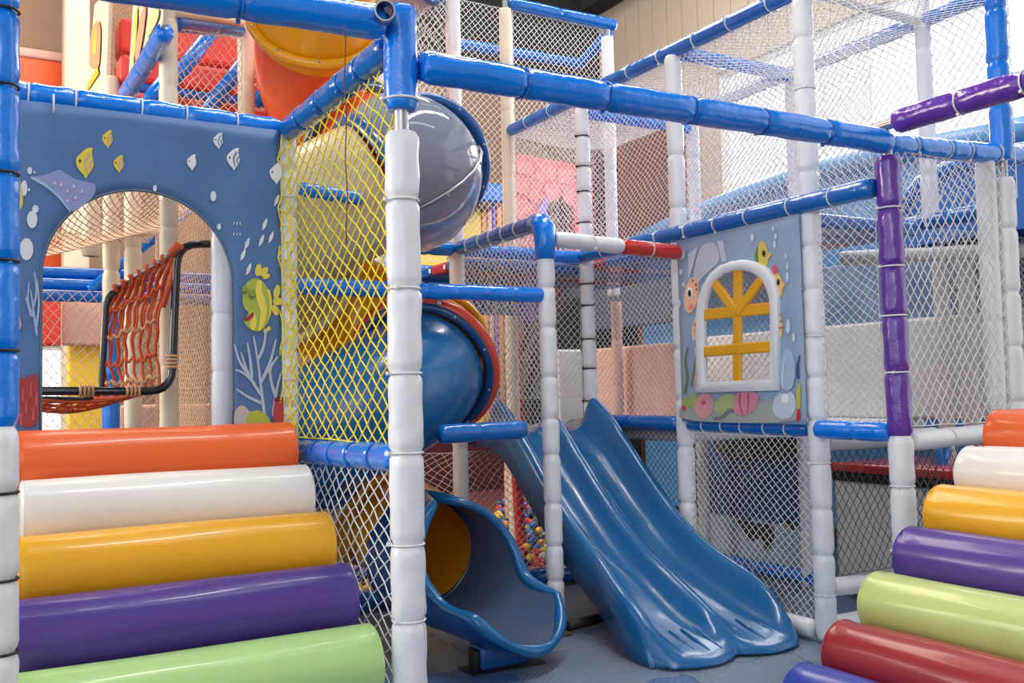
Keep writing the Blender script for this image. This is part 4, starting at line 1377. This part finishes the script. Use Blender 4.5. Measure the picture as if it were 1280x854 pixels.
def sideon(name, label, cat, x0, y0, x1, y1, plane_x, depth, m, bev=.02, parent=None, zmin=None):
    a, b = at(x0, (y0+y1)/2, x=plane_x), at(x1, (y0+y1)/2, x=plane_x)
    zt = (at(x0, y0, x=plane_x).z+at(x1, y0, x=plane_x).z)/2
    zb = zmin if zmin is not None else (at(x0, y1, x=plane_x).z+at(x1, y1, x=plane_x).z)/2
    o = mk(name, *box(plane_x, plane_x+depth, b.y, a.y, zb, zt, bev), M[m], parent, smooth=False)
    if parent is None:
        tag(o, label, cat)
    return o


# far partition of padded boards seen through the nets
yp = thing('padded_partition', 'far partition of bright yellow and tan upright pads', 'partition', (4.4, 9.0, 0))
for (x0, x1, m) in [(505, 517, 'yellow_pad'), (519, 560, 'yellow_pad'), (565, 603, 'yellow_pad'), (604, 610, 'tan_pad'), (611, 617, 'pinkv'), (618, 622, 'lilac'), (623, 629, 'tan_pad'), (630, 637, 'pinkv')]:
    facing('pad', '', '', x0, 250, x1, 470, 9.0, .1, m, .015, yp, zmin=0)
facing('padded_canopy', 'dark blue padded canopy above the yellow pads', 'canopy', 540, 226, 640, 250, 8.6, .5, 'navy')
cas = thing('castle_front', 'pink castle front with stones and a dark arched doorway', 'playhouse', (5.8, 9.0, 0))
c_a, c_b = at(641, 300, y=9.0), at(742, 300, y=9.0)
ztop = at(660, 193, y=9.0).z
dx0, dx1 = at(679, 300, y=9.0).x, at(719, 300, y=9.0).x
dz = at(700, 268, y=9.0).z
dm = (dx0+dx1)/2
# wall with a real doorway
pa = []
hw = (dx1-dx0)/2
for i in range(13):
    a = PI*i/12
    pa.append((dm+hw*math.cos(PI-a), dz+hw*1.0*math.sin(a)))
prof = [(c_a.x, 0), (c_a.x, ztop), (c_b.x, ztop-.06), (c_b.x, 0), (dx1, 0)]+pa[::-1]+[(dx0, 0)]
n = len(prof)
V = [(x, 9.0, z) for x, z in prof]+[(x, 9.12, z) for x, z in prof]
F = [tuple(range(n)), tuple(range(2*n-1, n-1, -1))]+[((i+1) % n, i, n+i, n+(i+1) % n) for i in range(n)]
mk('castle_wall', V, F, M['pinkwall'], cas, smooth=False)
mk('doorway_back', *box(dx0-.1, dx1+.1, 9.3, 9.32, 0, dz+hw+.1), M['brown'], cas, smooth=False)
stn = [[(646, 200), (668, 204), (664, 222), (646, 214)], [(672, 206), (690, 208), (694, 224), (676, 230), (668, 222)], [(696, 210), (716, 212), (714, 232), (698, 228)], [(644, 220), (662, 226), (656, 244), (644, 240)],
       [(666, 228), (676, 234), (672, 256), (660, 248)], [(646, 246), (656, 250), (664, 262), (652, 276), (645, 270)], [(644, 282), (656, 280), (664, 292), (660, 310), (645, 306)], [(650, 312), (664, 312), (668, 340), (652, 338)],
       [(644, 316), (648, 318), (650, 344), (644, 344)], [(680, 232), (696, 230), (700, 250), (684, 254)], [(720, 214), (738, 216), (738, 240), (722, 236)], [(704, 234), (718, 238), (716, 258), (704, 252)], [(724, 242), (738, 246), (738, 274), (726, 268)]]
for L in stn:
    P = [at(x, y, y=8.985) for x, y in L]
    c = sum(P, Vector())/len(P)
    P = [c+(p-c)*.96 for p in P]
    Q = [p+Vector((0, .02, 0)) for p in P]
    k = len(P)
    mk('stone', P+Q, [tuple(range(k)), tuple(range(2*k-1, k-1, -1))]+[((i+1) % k, i, k+i, k+(i+1) % k) for i in range(k)], M['pinkstone'], cas, smooth=False)
for L in ([(672, 284), (676, 258), (682, 246), (684, 246), (684, 284)],):
    P = [at(x, y, y=8.96) for x, y in L]
    Q = [p+Vector((0, .03, 0)) for p in P]
    k = len(P)
    mk('lilac_panel', P+Q, [tuple(range(k)), tuple(range(2*k-1, k-1, -1))]+[((i+1) % k, i, k+i, k+(i+1) % k) for i in range(k)], M['lilac'], cas, smooth=False)
P = [at(x, y, y=6.40) for x, y in [(645, 352), (689, 356), (691, 396), (668, 400), (645, 411)]]
Q = [p+Vector((0, .04, 0)) for p in P]
k = len(P)
tag(mk('lilac_board', P+Q, [tuple(range(k)), tuple(range(2*k-1, k-1, -1))]+[((i+1) % k, i, k+i, k+(i+1) % k) for i in range(k)], M['lilac'], smooth=False), 'lilac board hanging behind the slim post under the rails', 'board')
facing('wall_pad', 'dark red-brown wall pad far behind the large white net', 'wall pad', 742, 190, 775, 330, 9.9, .1, 'maroon', zmin=0)
facing('wall_pad', 'wide brown wall pad far behind the large white net', 'wall pad', 778, 160, 905, 330, 9.6, .1, 'brown', zmin=0)
facing('wall_pad', 'maroon pad wall behind the ball pit', 'wall pad', 500, 548, 640, 640, 8.7, .12, 'maroon', zmin=0)
facing('foam_block', 'pale pink foam block behind the red pole in the ball pit', 'block', 664, 590, 700, 640, 8.4, .3, 'salmon')
facing('foam_block', 'orange foam block low at the back of the ball pit', 'block', 655, 630, 712, 655, 8.0, .3, 'tan_pad')
facing('foam_block', 'green-yellow foam block under the slide edge at the back', 'block', 642, 552, 664, 588, 8.6, .2, 'r_lime')
sideon('play_panel', 'salmon panel behind the net right of the slide top', 'panel', 742, 432, 852, 520, 4.72, .06, 'salmon', zmin=1.0)
facing('play_panel', 'small grey board behind the lip of the slide', 'panel', 699, 437, 729, 490, 7.2, .05, 'greyv', zmin=0)
tag(mk('dark_curtain', *box(2.76, 3.60, 6.08, 6.14, 1.80, 2.04, .01), M['navy'], smooth=False), 'dark blue curtain hanging under the upper deck left of the black-tied post', 'curtain')
facing('wall_pad', 'dark sheet for the shade deep under the upper deck', 'wall pad', 660, 372, 800, 560, 8.75, .1, 'dark', zmin=0)  # dark sheet standing in for the unlit interior
# right-hand cells
sideon('wall_pad', 'pale grey wall pad in the right-hand cell', 'wall pad', 848, 408, 1300, 540, 5.75, .08, 'greyv', zmin=1.0)
sideon('wall_pad', 'blue upper wall panel in the right-hand cell', 'wall pad', 1000, 318, 1300, 404, 5.82, .06, 'cellblue')
sideon('wall_pad', 'dark slate wall panel behind the arched toy window', 'wall pad', 700, 325, 1016, 404, 5.95, .06, 'deck')
sideon('foam_block', 'big white foam block under the right-hand deck', 'block', 1044, 607, 1230, 745, 4.78, .5, 'foamwhite', .03, zmin=0)
t = thing('trampoline', 'low trampoline with red padded edge over the white foam block', 'trampoline', (5.1, 3.6, .6))
a, b = at(1036, 586, x=4.72), at(1236, 592, x=4.72)
zt = (a.z+b.z)/2
mk('edge_pad', *box(4.72, 5.5, b.y, a.y, zt-.035, zt+.02, .015), M['redv'], t)
mk('skirt', *box(4.74, 5.5, b.y, a.y, zt-.09, zt-.035, .01), M['black'], t)
bm_ = thing('snow_mural', 'blue printed wall with pale snowy lower half behind the lower net', 'mural', (4.9, 4.85, .04))
a, b = at(868, 620, x=4.85), at(1020, 620, x=4.85)
mk('sheet', *box(4.85, 4.88, b.y, a.y, .04, .92), mat('deep_blue_print', (52, 92, 150), rough=.7, var=.25, scale=6, wear=(74, 110, 160)), bm_, smooth=False)
S3 = Sheet(bm_, 'x', 4.85, (-1, 0, 0))
S3.poly('print_snow', [(873, 716), (873, 640), (884, 638), (900, 645), (915, 644), (934, 652), (950, 648), (968, 656), (985, 652), (1004, 662), (1018, 660), (1018, 742)], (164, 192, 220), 1)
S3.poly('print_dark_shape', [(918, 648), (940, 652), (968, 656), (970, 672), (962, 692), (956, 682), (950, 672), (944, 676), (938, 678), (932, 664)], (58, 52, 56), 2)
S3.poly('print_dark_shape', [(980, 646), (990, 652), (996, 664), (986, 660)], (58, 52, 56), 2)
S3.poly('print_dark_shape', [(925, 562), (940, 558), (948, 572), (938, 590), (928, 580)], (64, 60, 70), 2)
S3.poly('print_brown_band', [(886, 548), (1010, 548), (1010, 578), (990, 572), (970, 584), (950, 570), (920, 578), (900, 566)], (84, 70, 70), 2)
# blue inflatable behind the upper net, rising to the right
inf = thing('inflatable_slide', 'blue inflatable slope below the bright window', 'inflatable', (6.9, 5.5, 2.2))
top = [at(x, y, x=6.6) for x, y in ((800, 300), (850, 275), (930, 243), (1010, 214), (1120, 188), (1230, 168), (1330, 150))]
V, F = [], []
for p in top:
    V += [(6.6, p.y, 0), (6.6, p.y, p.z-.05), (6.65, p.y, p.z), (7.4, p.y, p.z), (7.4, p.y, 0)]
for i in range(len(top)-1):
    for k in range(4):
        F.append((i*5+k, i*5+k+1, i*5+5+k+1, i*5+5+k))
F += [(4, 3, 2, 1, 0), tuple(len(V)-5+k for k in range(5))]
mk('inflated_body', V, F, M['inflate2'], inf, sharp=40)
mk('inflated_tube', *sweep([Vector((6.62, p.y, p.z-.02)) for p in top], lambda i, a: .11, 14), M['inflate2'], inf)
inl = thing('inflatable_hood', 'dark blue rounded hood beyond the net at the far right', 'inflatable', (5.4, 3.6, 2.1))
P = [at(1128, 262, x=5.3), at(1150, 228, x=5.3), at(1190, 206, x=5.3), at(1250, 192, x=5.3), at(1330, 180, x=5.3)]
V, F = [], []
for p in P:
    V += [(5.3, p.y, 2.12), (5.3, p.y, p.z-.04), (5.36, p.y, p.z), (5.9, p.y, p.z), (5.9, p.y, 2.12)]
for i in range(len(P)-1):
    for k in range(4):
        F.append((i*5+k, i*5+k+1, i*5+5+k+1, i*5+5+k))
F += [(4, 3, 2, 1, 0), tuple(len(V)-5+k for k in range(5))]
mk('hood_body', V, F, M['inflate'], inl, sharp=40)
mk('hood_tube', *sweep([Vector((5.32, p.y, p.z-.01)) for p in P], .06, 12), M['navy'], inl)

# upper left: red padded stair with blue bars, printed sheets
st = thing('padded_stair', 'red padded stair with blue slanting bars behind the peach net', 'stair', (1.4, 6.0, 2.7))
for (x0, y0, x1, y1, dy) in [(150, 36, 345, 78, 6.3), (150, 80, 345, 112, 6.1), (150, 124, 345, 160, 5.9)]:
    facing('tread_pad', '', '', x0, y0, x1, y1, dy, .25, 'red_pad', .03, st)
facing('dark_riser', '', '', 158, 113, 345, 123, 6.12, .1, 'navy', .01, st)
for (x0, y0, x1, y1) in [(196, 128, 268, 36), (258, 140, 318, 60), (318, 128, 372, 84), (176, 142, 206, 100)]:
    mk('slanting_bar', *sweep([at(x0, y0, y=5.75), at(x1, y1, y=5.75)], .043, 12), M['blue'], st)
for (nm, lab, X, L, ops) in [
        ('printed_sheet', 'pale printed sheet along the upper deck at upper left', .80, [(160, 106), (168, -20), (207, -20), (203, 30)], 0),
        ('printed_sheet', 'narrow printed sheet with an arched yellow window shape near the cream column', .79, [(108, 122), (118, 6), (137, -14), (132, 125)], 1)]:
    P = [at(x, y, x=X) for x, y in L]
    Q = [p+Vector((.02, 0, 0)) for p in P]
    t = thing(nm, lab, 'printed sheet', tuple(sum(P, Vector())/4))
    k = 4
    mk('sheet', P+Q, [tuple(range(k)), tuple(range(2*k-1, k-1, -1))]+[((i+1) % k, i, k+i, k+(i+1) % k) for i in range(k)], M['cream'], t, smooth=False)
    S4 = Sheet(t, 'x', X, (-1, 0, 0))
    if ops == 0:
        S4.poly('print_shape', [(171, 60), (180, 10), (186, 8), (180, 56), (172, 84)], (226, 150, 120), 1)
        S4.poly('print_shape', [(166, 86), (170, 20), (174, 4), (174, 30), (170, 76)], (222, 206, 90), 1)
        S4.poly('print_shape', [(184, 50), (190, 14), (202, 10), (200, 26), (190, 44)], (196, 206, 140), 1)
        S4.poly('print_shape', [(176, 0), (184, -14), (190, -10), (180, 8)], (70, 70, 80), 1)
    else:
        S4.poly('print_shape', [(113, 80), (115, 44), (120, 28), (126, 26), (128, 40), (126, 88), (116, 86)], (222, 150, 110), 1)
        S4.poly('print_shape', [(118, 66), (119, 40), (122, 34), (123, 50), (122, 70)], (226, 190, 60), 2)
        S4.poly('print_shape', [(110, 116), (112, 104), (124, 84), (126, 92)], (226, 180, 50), 2)
# arch interior background
facing('wall_pad', 'red wall pad low behind the arch at its left edge', 'wall pad', 30, 372, 76, 432, 8.6, .1, 'red_pad')
facing('wall_pad', 'salmon wall pad above the yellow glow panel, seen through the arch', 'wall pad', 78, 372, 137, 432, 8.7, .1, 'salmon')
facing('wall_pad', 'yellow panel for the warm glow beside the added bright opening in the arch', 'wall pad', 84, 426, 137, 620, 8.82, .1, 'yellow_pad', zmin=0)  # yellow carries the warm glow that falls on the lower salmon pad
facing('wall_pad', 'pink upright pad next to the yellow glow panel in the arch', 'wall pad', 138, 372, 146, 620, 8.55, .12, 'salmon', zmin=0)
facing('wall_pad', 'pale pink low wall pad behind the rope seat, right part of the arch', 'wall pad', 150, 505, 330, 560, 7.5, .1, 'salmon', zmin=.9)
facing('wall_pad', 'brown-pink tall pad at the right of the arch interior', 'wall pad', 222, 345, 330, 505, 8.2, .1, 'taupe')
# ------------------------------------------------------------------ ball pit
wv_ = [(x, y, z) for x in (1.4, 5.0) for (y, z) in ((5.42, 0), (5.42, .02), (5.6, .02), (8.6, .26), (8.6, 0))]
tag(mk('ball_pit_base', wv_, [(0, 1, 2, 3, 4), (9, 8, 7, 6, 5), (0, 5, 6, 1), (1, 6, 7, 2), (2, 7, 8, 3), (3, 8, 9, 4), (4, 9, 5, 0)], M['maroon'], smooth=False), 'dark red floor pad of the ball pit', 'pad')
bcol = dict(red=(206, 40, 48), yellow=(236, 190, 40), blue=(44, 96, 176), green=(110, 170, 90), purple=(96, 74, 160), orange=(226, 120, 50), white=(220, 220, 220), navy=(36, 50, 84))
proto = {}
bmh = bmesh.new()
bmesh.ops.create_icosphere(bmh, subdivisions=2, radius=.039)
for f in bmh.faces:
    f.smooth = True
for k, c in bcol.items():
    me = bpy.data.meshes.new('ball')
    bmh.to_mesh(me)
    me.materials.append(mat(k+'_ball', c, rough=.3, coat=.2))
    proto[k] = me
bmh.free()
cnt = 0
keys = ['red']*3+['yellow']*3+['blue']*4+['navy']*3+['green', 'purple', 'orange', 'white', 'purple']
spots = []
for attempt in range(9000):
    if cnt >= 292:
        break
    for _ in (0,):
        x, y = random.uniform(1.45, 4.9), 5.45+2.4*random.random()**1.3
        q = Vector((x, y, .1))-CAM
        px_ = 640+FPX*q.dot(_r)/q.dot(_f)
        row = (y-5.45)/.07
        if not (622 < px_ < 745 or 430 < px_ < 490) or (px_ < 500 and row > 9):
            continue
        if any((x-a)**2+(y-b)**2 < .0064 for a, b in spots):
            continue
        spots.append((x, y))
        k = random.choice(keys)
        o = bpy.data.objects.new('ball', proto[k])
        COL.objects.link(o)
        rise = .08*max(0, y-5.6)
        o.location = (x, y, .059+rise+random.uniform(0, .008))
        WL[o.name] = o.location.copy()
        tag(o, k.replace('navy', 'dark blue')+' plastic ball '+('seen through the net by the left-hand rollers' if px_ < 500 else 'near the blue kerb of the ball pit' if row < 7 else 'in the middle of the ball pit' if row < 18 else 'far back in the ball pit'), 'ball', 'balls in the ball pit')
        cnt += 1
print('balls', cnt, 'objects', len(bpy.data.objects))
